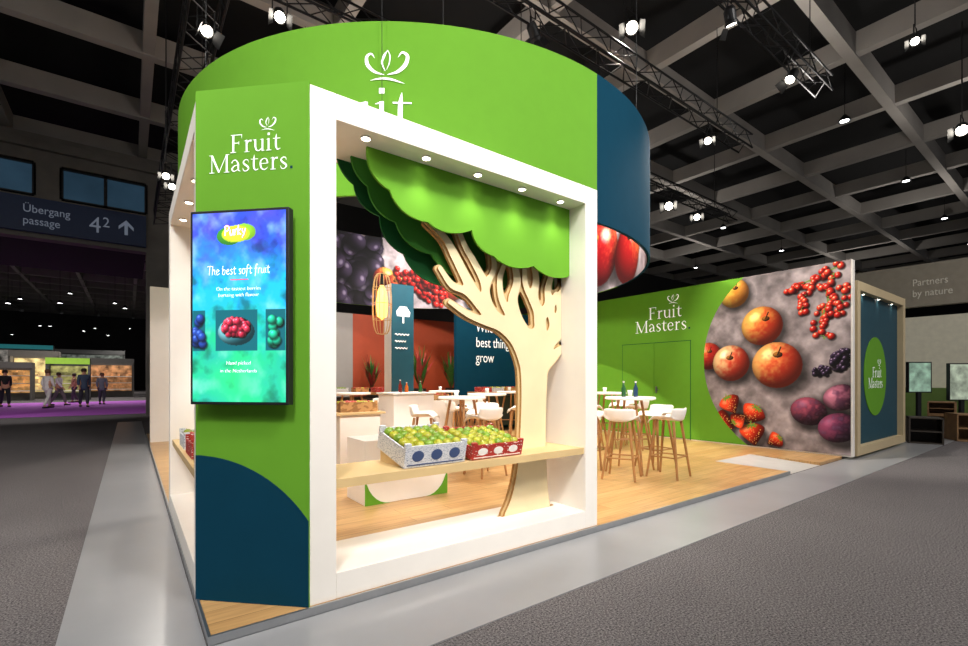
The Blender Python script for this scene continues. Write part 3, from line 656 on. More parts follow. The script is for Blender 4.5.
M_ap=mat('yellow_green_apple','#a0a02a',.3,var=.3,scale=18); M_ap2=mat('green_apple','#6e8e26',.3,var=.3,scale=18); M_rd=mat('red_apple','#a8301b',.35,var=.35,scale=14)
used={}
def fill(cx,cy,z,w,d,nx,ny,kinds,label,group,rz=0,h=.1,sc_=1.0,tilt=0):
    T=Matrix.Translation((cx,cy,z))@Matrix.Rotation(rz,4,'Z')@Matrix.Rotation(tilt,4,'X')
    for i in range(nx):
        for j in range(ny):
            k=random.choice(kinds); 
            x_=-w/2+w*(i+.5)/nx+random.uniform(-.002,.002); y_=-d/2+d*(j+.5)/ny+random.uniform(-.002,.002)
            loc=T@Vector((x_,y_,h+random.uniform(0,.006)))
            if k not in used:
                o=fruit('apple',{'a':M_ap,'b':M_ap2,'r':M_rd}[k]); used[k]=o
            else:
                o=used[k].copy(); COL.objects.link(o)
                for ch in used[k].children:
                    q=ch.copy(); COL.objects.link(q); q.parent=o
            o.location=loc; o.scale=(sc_,)*3; o.rotation_euler=(random.uniform(-.5,.5),random.uniform(-.5,.5),random.random()*6); tag(o,label,'apple',group)
SH=.756; TL=math.radians(13)
def tilted(cx,cy,rz,w,d,h,mt,label,wl,motif):
    q=crate(w,d,h,mt,label,motif=motif); zc=SH+.004+d/2*math.sin(TL); q.location=(cx,cy,zc); q.rotation_euler=(Matrix.Rotation(rz,3,'Z')@Matrix.Rotation(TL,3,'X')).to_euler()
    m=MB(); k=d/2*math.cos(TL)-.01; m.prism([(cx-w/2+.02,cy-k+.06,SH),(cx-w/2+.02,cy+k,SH),(cx-w/2+.02,cy+k,SH+d*math.sin(TL)-.006),(cx-w/2+.02,cy-k+.06,SH+.01)],(w-.04,0,0)); tag(m.build('wedge_riser',M_ply),wl,'riser'); return zc
zc=tilted(1.70,3.03,.0,.49,.43,.15,PM1,'white and grey printed carton of apples on the front shelf','plywood wedge under the white and grey printed carton',M_navy)
fill(1.70,3.03,zc,.455,.395,6,5,'aab','yellow green apple in the white and grey printed carton','apples in the white printed carton',.0,.128,1.1,TL)
zc=tilted(2.25,3.03,.0,.49,.43,.11,PM2,'red and white printed carton of apples on the front shelf','plywood wedge under the red and white printed carton',M_wprint)
fill(2.25,3.03,zc,.455,.395,6,5,'aab','yellow green apple in the red printed carton','apples in the red printed carton',.0,.090,1.1,TL)
cC=crate(.55,.42,.14,PM3,'wooden tray of red fruit on the taller white plinth','', 'wooden_tray'); cC.location=(c2.x,c2.y,.893)
fill(c2.x,c2.y,.893,.5,.38,6,4,'rra','apple in the wooden tray on the taller plinth','apples in the wooden tray',0,.12)
for i,yy in enumerate((3.75,4.35,4.95)):
    q=crate(.42,.46,.13,(PM3,PM2,PM1)[i],('plain brown fruit crate nearest the pillar on the side shelf','red printed fruit crate in the middle of the side shelf','white printed fruit crate at the far end of the side shelf')[i]); q.location=(.58,yy,SH)
    fill(.58,yy,SH,.38,.42,5,5,('rra','rrr','abr')[i],('apple in the crate nearest the pillar on the side shelf','red apple in the middle crate on the side shelf','apple in the far crate on the side shelf')[i],('apples in the near side crate','apples in the middle side crate','apples in the far side crate')[i],0,.11)
# ============================================================ STOOLS, TABLES
def stool():
    t=thing('bar_stool','','stool'); nu,nv=13,16; vs=[];fs=[]
    for j in range(nv):
        v=j/(nv-1)
        if v<.55: y=-.19+.36*v/.55; z=.755+.012*(1-v/.55)
        else:
            q=(v-.55)/.45; y=.17+.05*math.sin(q*PI/2); z=.755+.17*q**1.3
        for i in range(nu):
            u=-1+2*i/(nu-1); wd=.21*(1-.06*max(0,v-.6)); curl=.06*abs(u)**3*(1 if v>.1 else v*10)
            rd=.07*abs(u)**4*(max(0,v-.6)/.4) + .05*abs(u)**4*max(0,.15-v)/.15
            vs.append((u*wd,y-(.08*abs(u)**2 if v>.7 else .08*abs(u)**2*max(0,v-.45)/.25),z+curl-rd))
    for j in range(nv-1):
        for i in range(nu-1): fs.append((j*nu+i,j*nu+i+1,(j+1)*nu+i+1,(j+1)*nu+i))
    m=MB(); m.add(vs,fs); o=m.build('seat_shell',M_white,t,smooth=True); s=o.modifiers.new('solid','SOLIDIFY'); s.thickness=.014
    for sx in (-1,1):
        for sy in (-1,1):
            m=MB(); m.tube([(sx*.12,sy*.12,.752),(sx*.21,sy*.21,.002)],[.02,.015],8); m.build('leg',M_wood,t)
    m=MB(); 
    for a,b in (((-1,-1),(1,-1)),((1,-1),(1,1)),((1,1),(-1,1)),((-1,1),(-1,-1))): m.tube([(a[0]*.176,a[1]*.176,.28),(b[0]*.176,b[1]*.176,.28)],.010,6)
    m.build('footrest',M_wood,t); return t
def table():
    t=thing('bar_table','','table'); m=MB(); m.lathe([(0,1.02),(.33,1.02),(.35,1.03),(.35,1.05),(.34,1.06),(0,1.06)],(0,0,0),32); m.build('table_top',M_white,t)
    for sx in (-1,1):
        for sy in (-1,1):
            m=MB(); m.tube([(sx*.12,sy*.12,1.02),(sx*.26,sy*.26,.003)],[.02,.014],8); m.build('leg',M_wood,t)
    m=MB(); m.tube([(-.2,-.2,.45),(.2,.2,.45)],.01,6); m.tube([(-.2,.2,.45),(.2,-.2,.45)],.01,6); m.build('cross_brace',M_wood,t); return t
S0=stool(); T0=table(); first={'s':True,'t':True}
def put(kind,x,y,rz,label,group):
    src=S0 if kind=='s' else T0
    if first[kind]: first[kind]=False; o=src
    else: o=copytree(src,(0,0,0))
    o.location=(x,y,P0); o.rotation_euler=(0,0,rz); tag(o,label,'stool' if kind=='s' else 'table',group); return o
def around(tx,ty,angs,tl,sls,g,rd=.60):
    put('t',tx,ty,.3,tl,'bar tables')
    for a,l in zip(angs,sls):
        a=math.radians(a); put('s',tx+rd*math.cos(a),ty+rd*math.sin(a),a-PI/2,l,g)
def pt(px,d): p_=W(px,d); return p_.x,p_.y
tx,ty=pt(630,6.75)
around(tx,ty,(-82,205,-5,110),'round white bar table with bottles nearest the green double door',('white shell bar stool nearest the platform front edge at the near table','white shell bar stool left of the near bar table','white shell bar stool right of the near bar table','white shell bar stool behind the near bar table'),'stools at the near bar table',.56)
tx2,ty2=pt(487,8.5); around(tx2,ty2,(-130,-45,170,75),'second round white bar table left of the tree trunk',('bar stool in front left of the table left of the tree trunk','bar stool in front right of the table left of the trunk','bar stool on the left of the table left of the trunk','bar stool behind the table left of the trunk'),'stools at the second bar table',.58)
tx3,ty3=pt(513,10.1); around(tx3,ty3,(-100,-20,150),'third round white bar table just behind the tree trunk',('bar stool in front of the third bar table','bar stool on the right of the third bar table','bar stool behind the third bar table'),'stools at the third bar table')
tx4,ty4=pt(608,9.3); around(tx4,ty4,(-80,180,10),'fourth round white bar table beside the right white upright',('bar stool in front of the fourth bar table','bar stool on the left of the fourth bar table','bar stool on the right of the fourth bar table'),'stools at the fourth bar table')
tx5,ty5=pt(352,9.0); around(tx5,ty5,(-80,150,20),'fifth round white bar table seen close to the corner pillar',('bar stool in front of the fifth bar table','bar stool on the left of the fifth bar table','bar stool on the right of the fifth bar table'),'stools at the fifth bar table')
tx6,ty6=pt(444,10.7); around(tx6,ty6,(-110,-30,185),'sixth round white bar table between counter and blue slogan wall',('bar stool in front of the sixth bar table','bar stool on the right of the sixth bar table','bar stool on the left of the sixth bar table'),'stools at the sixth bar table')
tx7,ty7=pt(462,6.9); around(tx7,ty7,(-90,20,140),'seventh round white bar table nearest behind the printed cartons',('bar stool in front of the seventh bar table','bar stool on the right of the seventh bar table','bar stool on the left of the seventh bar table'),'stools at the seventh bar table',.56)
# bottles & cups
def bottle(x,y,z,col,label,hs=1.0):
    t=thing('bottle',label,'bottle',(x,y,z)); m=MB(); m.lathe([(0,0),(.03,0),(.032,.01),(.032,.12*hs),(.012,.165*hs),(.011,.2*hs),(0,.2*hs)],(x,y,z),14); m.build('glass_body',mat('bottle_'+col,col,.15),t,smooth=True)
    m=MB(); m.lathe([(0,.2*hs),(.013,.2*hs),(.013,.22*hs),(0,.22*hs)],(x,y,z),10); m.build('cap',M_white,t)
TZ=P0+1.062
bottle(tx-.12,ty+.02,TZ,'#2f5d34','green glass bottle on the near bar table'); bottle(tx+.02,ty-.08,TZ,'#26405e','blue bottle on the near bar table')
def cup(x,y,z,label):
    m=MB(); m.lathe([(0,0),(.028,0),(.038,.09),(.034,.09),(.026,.008),(0,.008)],(x,y,z),16); tag(m.build('cup',M_white,None,smooth=True),label,'cup')
cup(tx+.14,ty+.1,TZ,'white cup on the near bar table'); cup(tx2,ty2,TZ,'white cup on the bar table left of the trunk'); cup(tx3-.1,ty3,TZ,'white cup on the third bar table'); cup(tx4-.1,ty4,TZ,'white cup on the fourth bar table'); cup(tx6-.1,ty6,TZ,'white cup on the sixth bar table'); cup(tx7-.1,ty7,TZ,'white cup on the seventh bar table')
bottle(cnt.x-.35,cnt.y,1.136,'#7a2418','dark red bottle on the white counter'); bottle(cnt.x-.2,cnt.y+.05,1.136,'#c8641e','orange juice bottle on the white counter',.8); bottle(cnt.x+.02,cnt.y-.05,1.136,'#2f6d34','green bottle on the white counter',.9)
q=crate(.34,.3,.1,PM3,'small brown crate of red fruit on the lower side unit of the white counter'); q.location=(cnt.x+.42,cnt.y+.05,.981)
fill(cnt.x+.42,cnt.y+.05,.981,.3,.26,4,3,'rra','apple in the small brown crate on the counter side unit','apples in the counter crate',0,.09)
# buffet tables in the back
def buffet(x0,y0,w,label,lab2,grp,n):
    t=thing('buffet_table',label,'table',(x0,y0,P0)); m=MB(); m.box(x0,x0+w,y0,y0+.7,1.0,1.05); m.build('table_top',M_wood,t)
    for xx in (x0+.05,x0+w-.12):
        for yy in (y0+.05,y0+.58): m=MB(); m.box(xx,xx+.07,yy,yy+.07,P0,1.0); m.build('leg',M_wood,t)
    m=MB(); m.box(x0+.13,x0+w-.13,y0+.1,y0+.6,.2,.95); m.build('cabinet',M_dark,t)
    for i in range(n):
        xx=x0+.25+(w-.5)*i/(n-1); q=crate(.32,.3,.1,(PM2,PM1,PM3)[i%3],lab2,grp); q.location=(xx,y0+.35,1.052)
        fill(xx,y0+.35,1.052,.28,.26,4,3,('rrr','aab','rra')[i%3],lab2.replace('small carton','apple in a small carton'),grp.replace('cartons','apples'),0,.09)
b_=W(358,11.0); buffet(b_.x-1.1,b_.y-.1,2.0,'long rear table with fruit cartons in front of the grey wall','small carton of fruit on the rear left table','cartons on the rear left table',4)
buffet(6.95,9.25,2.5,'long rear table with fruit cartons in front of the blue slogan wall','small carton of fruit on the rear right table','cartons on the rear right table',6)
# ============================================================ PENDANT LAMP
def pendant(px,py,d,h,label):
    c=W(px,d,CZ+(HZ-py)*d/FPX); t=thing('pendant_lamp',label,'lamp',tuple(c)); 
    w=h*.155
    m=MB()
    for k in range(14):
        a=2*PI*k/14; m.tube([(c.x+w*math.cos(a)*math.sin(s*PI/12)**.45,c.y+w*math.sin(a)*math.sin(s*PI/12)**.45,c.z-h/2*math.cos(s*PI/12)) for s in range(13)],.003,5)
    for zz in (-.25,0,.25): m.tube([(c.x+w*.97*math.cos(2*PI*k/20),c.y+w*.97*math.sin(2*PI*k/20),c.z+zz*h) for k in range(21)],.003,5)
    m.build('cage',mat('pale_rattan','#c9a468',.5),t)
    m=MB(); m.tube([(c.x,c.y,c.z+h/2),(c.x,c.y,7.4)],.003,5); m.build('cord',M_black,t)
    m=MB(); m.lathe([(0,h*.3),(.02,h*.3),(.02,h/2),(0,h/2)],tuple(c),10); m.build('socket',M_black,t)
    m=MB(); m.lathe([(0,-h*.26),(w*.5,-h*.2),(w*.6,0),(w*.45,h*.2),(.02,h*.3),(0,h*.3)],tuple(c),14); m.build('bulb',mat('warm_bulb','#ffb050',.3,em=4.5,var=0),t,smooth=True)
pendant(382,304,4.9,.64,'capsule shaped cage pendant lamp hanging inside the front opening')
# ============================================================ PLANTS
def plant(px,d,z,h,mt,label):
    c=W(px,d,z); t=thing('potted_plant',label,'plant',tuple(c)); m=MB(); m.lathe([(0,0),(.13,0),(.17,.28),(.15,.28),(.14,.24),(0,.24)],tuple(c),18); m.build('pot',M_dark,t,smooth=False)
    m=MB()
    for k in range(60):
        a=random.random()*6.28; L_=h*random.uniform(.5,1); lean=random.uniform(.1,.6); vs=[];fs=[]
        for s in range(7):
            q=s/6; r=L_*lean*q**1.3*.8; zz=.24+L_*(q-.35*lean*q*q); w=.03*math.sin(PI*min(.97,q+.12))*(h/.6)
            x_=c.x+r*math.cos(a);y_=min(c.y+r*math.sin(a),11.85); vs+= [(x_-w*math.sin(a),y_+w*math.cos(a)*.9,c.z+zz),(x_+w*math.sin(a),y_-w*math.cos(a)*.9,c.z+zz)]
            if s<6: fs.append((2*s,2*s+1,2*s+3,2*s+2))
        m.m=int(k%3==0); m.add(vs,fs)
    m.build('foliage',[M_leaf,mt],t)
for px,d,hh,l in ((420,12.2,1.25,'leafy red and green potted plant right behind the totem'),(451,13.3,1.15,'leafy potted plant standing where the orange wall meets the blue wall'),(372,12.3,1.0,'leafy potted plant against the grey wall left of the totem')):
    c=W(px,d); m=MB(); m.box(c.x-.16,c.x+.16,c.y-.16,c.y+.16,P0,.85); tag(m.build('pedestal',M_white),'white pedestal under the '+l,'pedestal'); plant(px,d,.851,hh,M_leafr,l)
# ============================================================ TRUSSES AND LAMPS
def truss(p0,p1,label,s=.3):
    p0=Vector(p0);p1=Vector(p1); d=(p1-p0); Ln=d.length; d.normalize(); a=d.cross(Vector((0,0,1))).normalized()*s/2; b=Vector((0,0,s/2))
    t=thing('lighting_truss',label,'truss',tuple(p0)); cs=[a+b,a-b,-a-b,-a+b]
    m=MB()
    for c in cs: m.tube([p0+c,p1+c],.022,6)
    m.build('chords',M_black,t); m=MB(); n=int(Ln/.4)
    for i in range(n):
        q0=p0+d*Ln*i/n;q1=p0+d*Ln*(i+1)/n
        for j in range(4):
            c0,c1=cs[j],cs[(j+1)%4]; m.tube([q0+(c0 if i%2 else c1),q1+(c1 if i%2 else c0)],.011,5)
    m.build('lattice',M_black,t)
    for k in (.15,.85):
        m=MB(); q=p0+d*Ln*k; m.tube([q,Vector((q.x,q.y,9.85))],.01,5); m.build('hanger',M_black,t)
truss((3.0,5.7,7.5),(12.8,5.7,7.5),'black lattice truss running over the ring towards the right',.34)
truss((6.6,3.6,7.5),(11.6,3.6,7.5),'short black lattice truss at upper right nearest the camera')
truss((.9,6.2,7.0),(.9,20,7.0),'black lattice truss along the left side of the stand',.45)
truss((8.5,8,7.1),(17,8,7.1),'far black lattice truss behind the ring on the right')
truss((1.2,7.9,7.6),(8.0,7.9,7.6),'black lattice truss crossing above the ring top')
def lamp(loc,to,label,e=0,ang_=50,col=(1,.93,.84),s=.85,top=None):
    loc=Vector(loc); to=Vector(to); t=thing('stage_lamp',label,'lamp',tuple(loc),'stage lamps on the trusses'); q=(to-loc).to_track_quat('-Z','Y').to_matrix()
    def tr(o): o.data.transform(Matrix.Translation(loc)@q.to_4x4()@Matrix.Scale(s,4)); return o
    m=MB(); m.lathe([(.0,.26),(.07,.26),(.10,.2),(.10,.02),(.115,0),(.115,-.05),(.10,-.05),(.10,0),(0,.0)],(0,0,0),18); tr(m.build('housing',M_black,t))
    m=MB(); m.lathe([(0,-.012),(.09,-.012),(.09,-.03),(0,-.05)],(0,0,0),18); tr(m.build('lens',M_lamp,t))
    m=MB(); m.tube([loc+Vector((-.13*s,0,0)),loc+Vector((-.13*s,0,.3)),loc+Vector((.13*s,0,.3)),loc+Vector((.13*s,0,0))],.012,6); m.tube([loc+Vector((0,0,.3)),loc+Vector((0,0,.42)) if top is None else Vector((loc.x,loc.y,top))],.012,6); m.build('yoke',M_black,t)
    for sx in (-1,1): m=MB(); m.add([(sx*.11,-.11,-.05),(sx*.11,.11,-.05),(sx*.2,.13,-.2),(sx*.2,-.13,-.2)],[(0,1,2,3)]); tr(m.build('barn_door',M_black,t))
    if e>0:
        dd=(to-loc).normalized(); spot(loc+dd*.08*s,to,e,ang_,.05,col)
lamp((7.6,3.6,7.0),(9.7,3.6,1.8),'stage lamp on the near right truss aimed at the fruit picture',1300,50)
lamp((9.9,3.6,7.0),(5,5,0),'stage lamp at the right end of the near right truss',600,60)
lamp((5.35,5.7,7.0),(9.7,6.6,2.0),'stage lamp on the long truss aimed at the green double door',1500,55)
lamp((10.9,5.7,7.0),(4,3,0),'stage lamp near the right end of the long truss',300,60)
lamp((11.3,8,6.6),(2,2,0),'left stage lamp of three on the far truss',200,60,s=1.2)
lamp((13.0,8,6.6),(2,2,0),'middle stage lamp of three on the far truss',200,60,s=1.2)
lamp((14.6,8,6.6),(4,2,0),'right stage lamp of three on the far truss',200,60,s=1.0)
lamp((.9,8.0,6.5),(3,3,0),'stage lamp nearest end of the left truss',400,60)
lamp((.9,15,6.5),(0,5,0),'stage lamp second along the left truss',300,60)
lamp((1.9,7.9,7.1),(1,2,0),'stage lamp on the crossing truss above the ring edge',0)
def hung(px,py,z,label,e,s=1.2):
    d=(z-CZ)*FPX/(HZ-py); c=W(px,d,z); lamp(c,(c.x*.35,c.y*.35,0),label,e,60,s=s,top=9.75)
hung(632,27,8.3,'large bright stage lamp hung from the ceiling above the green ring',400,1.2); hung(915,41,8.4,'stage lamp hung from the ceiling at upper right',300,.8); hung(962,130,7.2,'stage lamp hung from the ceiling at the right picture edge',300,1.2); hung(166,176,5.6,'small stage lamp hung low left of the green ring',100,.7)
# added unseen spots above the ring, lighting the stand interior
for (x_,y_,tx_,ty_,e) in ((3.2,6.3,2.6,6.0,420),(5.0,6.5,5.0,6.0,600),(6.8,7.5,7.0,7.0,560),(4.2,9.2,4.0,9.5,700),(6.4,8.6,6.8,10.0,720),(3,9,1.5,11,380),(6,10.4,6,12,480)):
    spot((x_,y_,6.0),(tx_,ty_,0),e,80,.15)
def point(loc,e,r=.3,col=(1,.93,.85)):
    l=bpy.data.lights.new('point_light','POINT'); l.energy=e; l.shadow_soft_size=r; l.color=col; o=bpy.data.objects.new('point_light',l); COL.objects.link(o); o.location=loc
point((C.x,C.y,4.7),300,.25)  # added light hidden inside the ring to brighten its inner print
# wash lights from the hall in front (behind the camera)
spot((-2.5,-2.0,8.5),(.7,3.2,2.2),1900,42,.5,(1,.97,.93)); spot((2.5,-3.0,8.5),(3.2,4.5,3.6),2600,60,.5,(1,.97,.93)); spot((-4,2,8.5),(1.2,6,4.2),1500,60,.5,(1,.97,.93)); spot((8,-2.5,8.5),(7.5,6,3.0),1000,60,.5,(1,.97,.93))
spot((1.5,-2.5,5.5),(2.3,3.1,2.0),420,34,.4,(1,.96,.9))  # extra fill spot added for the front shelf opening
def area(loc,size,e,col=(1,.97,.95),rot=(0,0,0)):
    l=bpy.data.lights.new('hall_light','AREA'); l.energy=e; l.size=size; l.color=col; o=bpy.data.objects.new('hall_light',l); COL.objects.link(o); o.location=loc; o.rotation_euler=rot
area((-4,-4,9.6),5,600); area((5,-6,9.6),5,550); area((13,-5,9.6),5,550); area((-9,6,9.6),4,420)
# added upward spots without fixtures, brightening the ceiling beams
for (x_,y_) in ((-5,3),(-6,12),(0,-3),(5,1),(6,9),(12,4),(13,12),(19,2),(20,12),(28,5),(28,16),(38,10),(9,-5),(20,-6)):
    spot((x_,y_,6.9),(x_,y_,12),270,165,.3,(1,.94,.88),1.0)
# ceiling lamps in the hall
ml=mat('hall_lamp_glass','#ffffff',.4,em=12,var=0)
def hall_lamp(c,e=0,label='round bright hall lamp hanging from the dark coffered ceiling',g='hall ceiling lamps'):
    m=MB(); t=thing('ceiling_lamp',label,'ceiling lamp',c,g)
    m.lathe([(0,.2),(.05,.2),(.16,.05),(.17,0),(.15,0),(.14,.05),(0,.05)],c,16); m.build('shade',M_dark,t); m=MB(); m.lathe([(0,.04),(.11,.04),(.11,.01),(0,.01)],c,16); m.build('diffuser',ml,t); m=MB(); m.tube([(c[0],c[1],c[2]+.2),(c[0],c[1],11.2)],.01,5); m.build('cord',M_black,t)
    if e: spot((c[0],c[1],c[2]-.02),(c[0],c[1],0),e,130,.1,(1,.95,.9))
k=0
for X_ in (17,24.4,31.8,39.2,46.6):
    for Y_ in (4,11.4,17):
        hall_lamp((X_+.9,Y_+1,9.45),200 if k%2==0 else 0); k+=1
for px,d,z,e in ((20,34,7.2,900),(70,33,7.4,900),(115,36,7.2,900),(40,44,6.4,900),(95,48,6.6,900),(8,28,5.9,700),(60,28,5.9,700),(125,30,5.9,700),(130,52,7,500),(50,39,5.8,0),(84,41,5.6,0),(12,42,5.4,0),(108,44,5.5,0)):
    c=W(px,d,z); hall_lamp(tuple(c),e,'small bright lamp hanging in the deep hall beyond the bridge','lamps beyond the bridge')
# ============================================================ PEOPLE
def skinobj(name,V,E,Rr,mt,parent,sub=1):
    me=bpy.data.meshes.new(name); me.from_pydata(V,E,[]); me.materials.append(mt); o=link(name,me,parent)
    s=o.modifiers.new('skin','SKIN'); s.use_smooth_shade=True
    for i,r in enumerate(Rr): me.skin_vertices[0].data[i].radius=(r,r)
    me.skin_vertices[0].data[0].use_root=True
    if sub: q=o.modifiers.new('sub','SUBSURF'); q.levels=1; q.render_levels=1
    return o
def person(px,d,rz,top,leg,hairc,label,st_=.25,arm=.2,coat=False,sc_=1.06):
    c=W(px,d); t=thing('person',label,'person',(0,0,0),None)
    V=[(0,0,.95),(0,0,1.15),(0,.0,1.36),(0,0,1.49),(0,-.015,1.58),(0,-.01,1.68)];E=[(0,1),(1,2),(2,3),(3,4),(4,5)];Rr=[.12,.115,.12,.05,.085,.07]
    def add(v,par,r): V.append(v);Rr.append(r);E.append((par,len(V)-1));return len(V)-1
    for s in (-1,1):
        sh_=add((s*.17,0,1.40),2,.055); el=add((s*.21,s*arm*.5+.02,1.13),sh_,.042); wr=add((s*.19,s*arm*.8-.08,.92),el,.03); pa=add((s*.19,s*arm*.8-.11,.86),wr,.03)
        for f in range(4): add((s*.19+(f-1.5)*.018,s*arm*.8-.13,.79-.008*abs(f-1.5)),pa,.009)
        add((s*.14,s*arm*.8-.14,.84),pa,.010)
        hp=add((s*.09,0,.88),0,.085); kn=add((s*.10,-s*st_*.5-.03,.49),hp,.058); an=add((s*.10,-s*st_+ .06,.09),kn,.038); add((s*.10,-s*st_-.09,.035),an,.035)
    skinobj('body',V,E,Rr,M_skin,t)
    mt=mat('cloth_'+top,top,.8,var=.1); ml_=mat('cloth_'+leg,leg,.8,var=.1)
    V=[(0,0,.98 if not coat else .72),(0,0,1.15),(0,0,1.36),(0,0,1.43)];E=[(0,1),(1,2),(2,3)];Rr=[.145 if not coat else .2,.135,.14,.08]
    for s in (-1,1):
        sh_=add((s*.17,0,1.40),2,.075); el=add((s*.21,s*arm*.5+.02,1.13),sh_,.06); add((s*.195,s*arm*.75-.06,.95),el,.048)
    skinobj('jacket',V,E,Rr,mt,t)
    V=[(0,0,.96)];E=[];Rr=[.135]
    for s in (-1,1):
        hp=add((s*.09,0,.86),0,.105); kn=add((s*.10,-s*st_*.5-.03,.49),hp,.078); add((s*.10,-s*st_+.06,.12),kn,.06)
    skinobj('trousers',V,E,Rr,ml_,t)
    for s in (-1,1):
        m=MB(); y_=-s*st_; m.box(s*.10-.045,s*.10+.045,y_-.15,y_+.12,0,.075); m.build('shoe',M_dark,t,bevel=.02)
    m=MB(); m.lathe([(.085,-.05),(.105,.02),(.10,.08),(.06,.125),(.001,.135)],(0,.015,1.62),14); m.build('hair',mat('hair_'+hairc,hairc,.8),t,smooth=True)
    m=MB(); m.lathe([(.001,-.02),(.012,-.01),(.008,.02),(.001,.03)],(0,-.105,1.59),8)
    for s in (-1,1): m.lathe([(.001,-.01),(.01,0),(.001,.01)],(s*.035,-.092,1.615),8); m.lathe([(.001,-.025),(.012,0),(.001,.03)],(s*.09,0,1.6),8)
    m.build('face_features',mat('face_detail','#8a5340',.6),t)
    t.location=(c.x,c.y,.012 if c.y>23.5 else 0); t.rotation_euler=(0,0,rz); t.scale=(sc_,)*3
person(5,23.5,.3,'#1a1a1c','#1c1c22','#2a1a10','person in black walking at the far left edge of the aisle')
person(48,22.5,2.4,'#e8e4dc','#d8d4cc','#6a4a30','person in a long pale coat walking on the purple carpet',.2,.1,True)
person(59,25,1.2,'#f0ece6','#706a68','#4a3424','person in a white jacket in the middle of the walking group',.3,.25,False,1.0)
person(74,28,-1.2,'#a8825c','#4a4448','#3a2a20','person in a brown jacket beside the white jacket walker',.15,.08,False,1.0)
person(84,23.5,.2,'#3c4a60','#34343c','#3a2a20','person in a dark navy coat walking near the concrete pillar',.22,.15,True,1.1)
person(102,26,3.0,'#787c88','#44444c','#7a5840','person in a grey coat, rightmost of the walking group',.1,.05,True,1.0)
spot((-3,20.5,5.8),(-3.5,26,0),650,110,.2,(1,.96,.92)); spot((-8,21.5,5.8),(-8,28,0),500,110,.2,(1,.96,.92))  # bare spots added to brighten the walkers and magenta carpet
# ============================================================ FAR STALLS
def stall(px,d,w,h,face,glow,label,e=1.5,fas=None):
    c=W(px,d); t=thing('market_stall',label,'exhibition stand',(c.x,c.y,0)); 
    m=MB(); m.box(c.x-w/2,c.x+w/2,c.y+1.2,c.y+1.3,0,h); m.box(c.x-w/2,c.x-w/2+.1,c.y,c.y+1.2,0,h); m.box(c.x+w/2-.1,c.x+w/2,c.y,c.y+1.2,0,h); m.build('walls',mat('stall_'+face,face,.7),t)
    fc=fas or face
    m=MB(); m.box(c.x-w/2,c.x+w/2,c.y-.05,c.y+.05,h-.4,h); m.build('fascia',mat('fascia_'+fc,fc,.6,em=.3 if fas else .08),t)
    for q in range(3):
        m=MB(); m.box(c.x-w/2+.15,c.x+w/2-.15,c.y+.8,c.y+1.15,.6+.5*q,.65+.5*q); m.build('shelf',M_white,t)
        m=MB()
        for i in range(7):
            xx=c.x-w/2+.35+(w-.7)*i/6; m.box(xx-.13,xx+.13,c.y+.85,c.y+1.1,.652+.5*q,.652+.5*q+random.uniform(.12,.32))
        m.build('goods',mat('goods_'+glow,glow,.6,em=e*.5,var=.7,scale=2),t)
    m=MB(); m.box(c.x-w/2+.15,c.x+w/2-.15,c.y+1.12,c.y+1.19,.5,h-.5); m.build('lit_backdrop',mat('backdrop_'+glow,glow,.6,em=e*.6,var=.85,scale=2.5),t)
stall(6,30,2.4,2.5,'#55524e','#b88850','far lit stand with warm shelves at the left edge of the passage',1.2)
stall(34,33,2.6,3.4,'#8a847c','#e8b078','far stand with orange lit shelves behind the walking people',1.7)
stall(68,31,2.2,2.8,'#4a4a4c','#98945a','far stand with green fascia and lit backdrop behind the walking people',.9,'#8ab838')
stall(108,36,3.2,3.0,'#5a5854','#a87850','far stand with dull orange lit backdrop near the concrete pillar',.8)
stall(22,46,4.5,4.8,'#8c8a88','#a8a098','tall grey stand with teal fascia far under the bridge at left',.5,'#3a9aa0')
stall(90,51,6,4.6,'#7c7c7a','#889088','tall dim grey stand furthest away under the bridge',.45)
for xx,l in ((-9.2,'square concrete post under the bridge at far left'),(-5.4,'square concrete post under the bridge nearer the pale pillar')):
    m=MB(); m.box(xx-.25,xx+.25,24.05,24.55,.012,6.19); tag(m.build('concrete_post',M_darkhall),l,'post')
m=MB(); m.box(-40,.5,22.5,28,6.2,6.5); struct(m.build('ceiling_bridge',mat('bridge_soffit','#1a1a1b',.95)))
# ============================================================ RIGHT SIDE NEIGHBOURS
XN=18.0; t=thing('neighbour_stand','pale beige neighbouring stand with lettered fascia at the right edge','exhibition stand',(XN,2,0))
Mb=mat('beige_board','#9c9484',.7)
m=MB(); m.box(XN,XN+.25,-5,7.5,3.45,4.65); m.build('fascia',Mb,t)
m=MB(); m.box(XN+3,XN+3.2,-5,7.5,0,3.45); m.build('back_wall',mat('lit_cream','#d5cfba',.7,em=.15),t)
for yy in (-5,1.2,7.2): m=MB(); m.box(XN,XN+.25,yy,yy+.3,0,3.45); m.build('post',Mb,t)
m=MB(); m.box(XN+2.4,XN+2.9,1.7,6.8,0,1.1); m.build('counter',mat('leaf_green_board','#7fa050',.7),t)
Mlt=mat('grey_lettering','#d0cabb',.6,em=.10,var=0)
text('Partners',.28,(XN-.012,3.42,4.04),(0,-1,0),(-1,0,0),Mlt,t,sx=.78); text('by nature',.28,(XN-.012,3.42,3.73),(0,-1,0),(-1,0,0),Mlt,t,sx=.78)
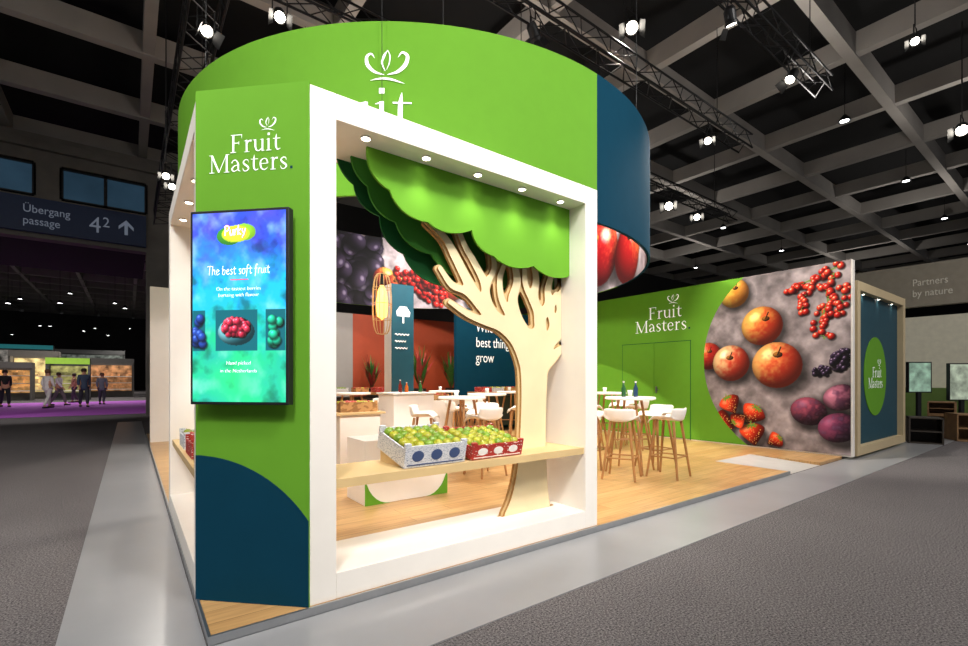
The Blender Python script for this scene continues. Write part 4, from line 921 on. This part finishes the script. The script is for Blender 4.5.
def kiosk(px,d,z0_,w,h,label,colr):
    c=W(px,d); t=thing('screen_kiosk',label,'kiosk',(c.x,c.y,0)); rz=A-PI/2
    def loc(o): o.data.transform(Matrix.Translation((c.x,c.y,0))@Matrix.Rotation(rz,4,'Z'))
    m=MB(); m.box(-w/2,w/2,-.03,.05,z0_,z0_+h); loc(m.build('casing',M_dark,t))
    m=MB(); m.box(-w/2+.03,w/2-.03,-.034,-.03,z0_+.03,z0_+h-.03); loc(m.build('display',mat('kiosk_'+colr,colr,.4,em=.4,var=.5,scale=5),t))
    m=MB(); m.box(-.05,.05,-.02,.05,.02,z0_); m.box(-.3,.3,-.2,.2,0,.03); loc(m.build('stand',M_dark,t))
kiosk(919,13.0,1.0,.65,.85,'dark standing screen right beside the distant cream surround','#8fae9a'); kiosk(962,12.6,.8,.75,1.0,'larger standing screen at the right edge above the wooden cubes','#a8b4a0')
def cube(px,d,s,h,mt,label,rz,z=0):
    c=W(px,d); t=thing('cube_seat',label,'cube seat',(c.x,c.y,z)); m=MB(); k=s/2; b=.03
    m.box(-k,k,-k,-k+b,z,z+h); m.box(-k,k,k-b,k,z,z+h); m.box(-k,k,-k,k,z+h-b,z+h); m.box(-k,k,-k,k,z,z+b); m.box(k-b,k,-k,k,z,z+h)
    T=Matrix.Translation((c.x,c.y,0))@Matrix.Rotation(rz,4,'Z')
    o=m.build('shell',mt,t,bevel=.004); o.data.transform(T)
    m=MB(); m.box(-k+.01,k-.04,-k+.03,k-.03,z+h*.45,z+h*.5); o=m.build('inner_shelf',mt,t); o.data.transform(T)
Mw2=mat('brown_board','#8a6844',.6,var=.2)
cube(924,10.1,.55,.56,mat('dark_board','#3a322a',.6),'dark open cube seat standing nearest the distant cream surround',.3)
cube(942,11.6,.5,.5,Mw2,'lower brown wooden cube seat of the stack behind the dark one',.1); cube(942,11.6,.5,.32,Mw2,'upper brown wooden cube of the stack behind the dark one',.1,.502); cube(968,10.5,.6,.6,Mw2,'brown wooden cube seat at the right edge of the picture',.5)
# ============================================================ WORLD
w=bpy.data.worlds.new('world'); sc.world=w; w.use_nodes=True; w.node_tree.nodes['Background'].inputs['Color'].default_value=(.8,.84,.9,1); w.node_tree.nodes['Background'].inputs['Strength'].default_value=.22
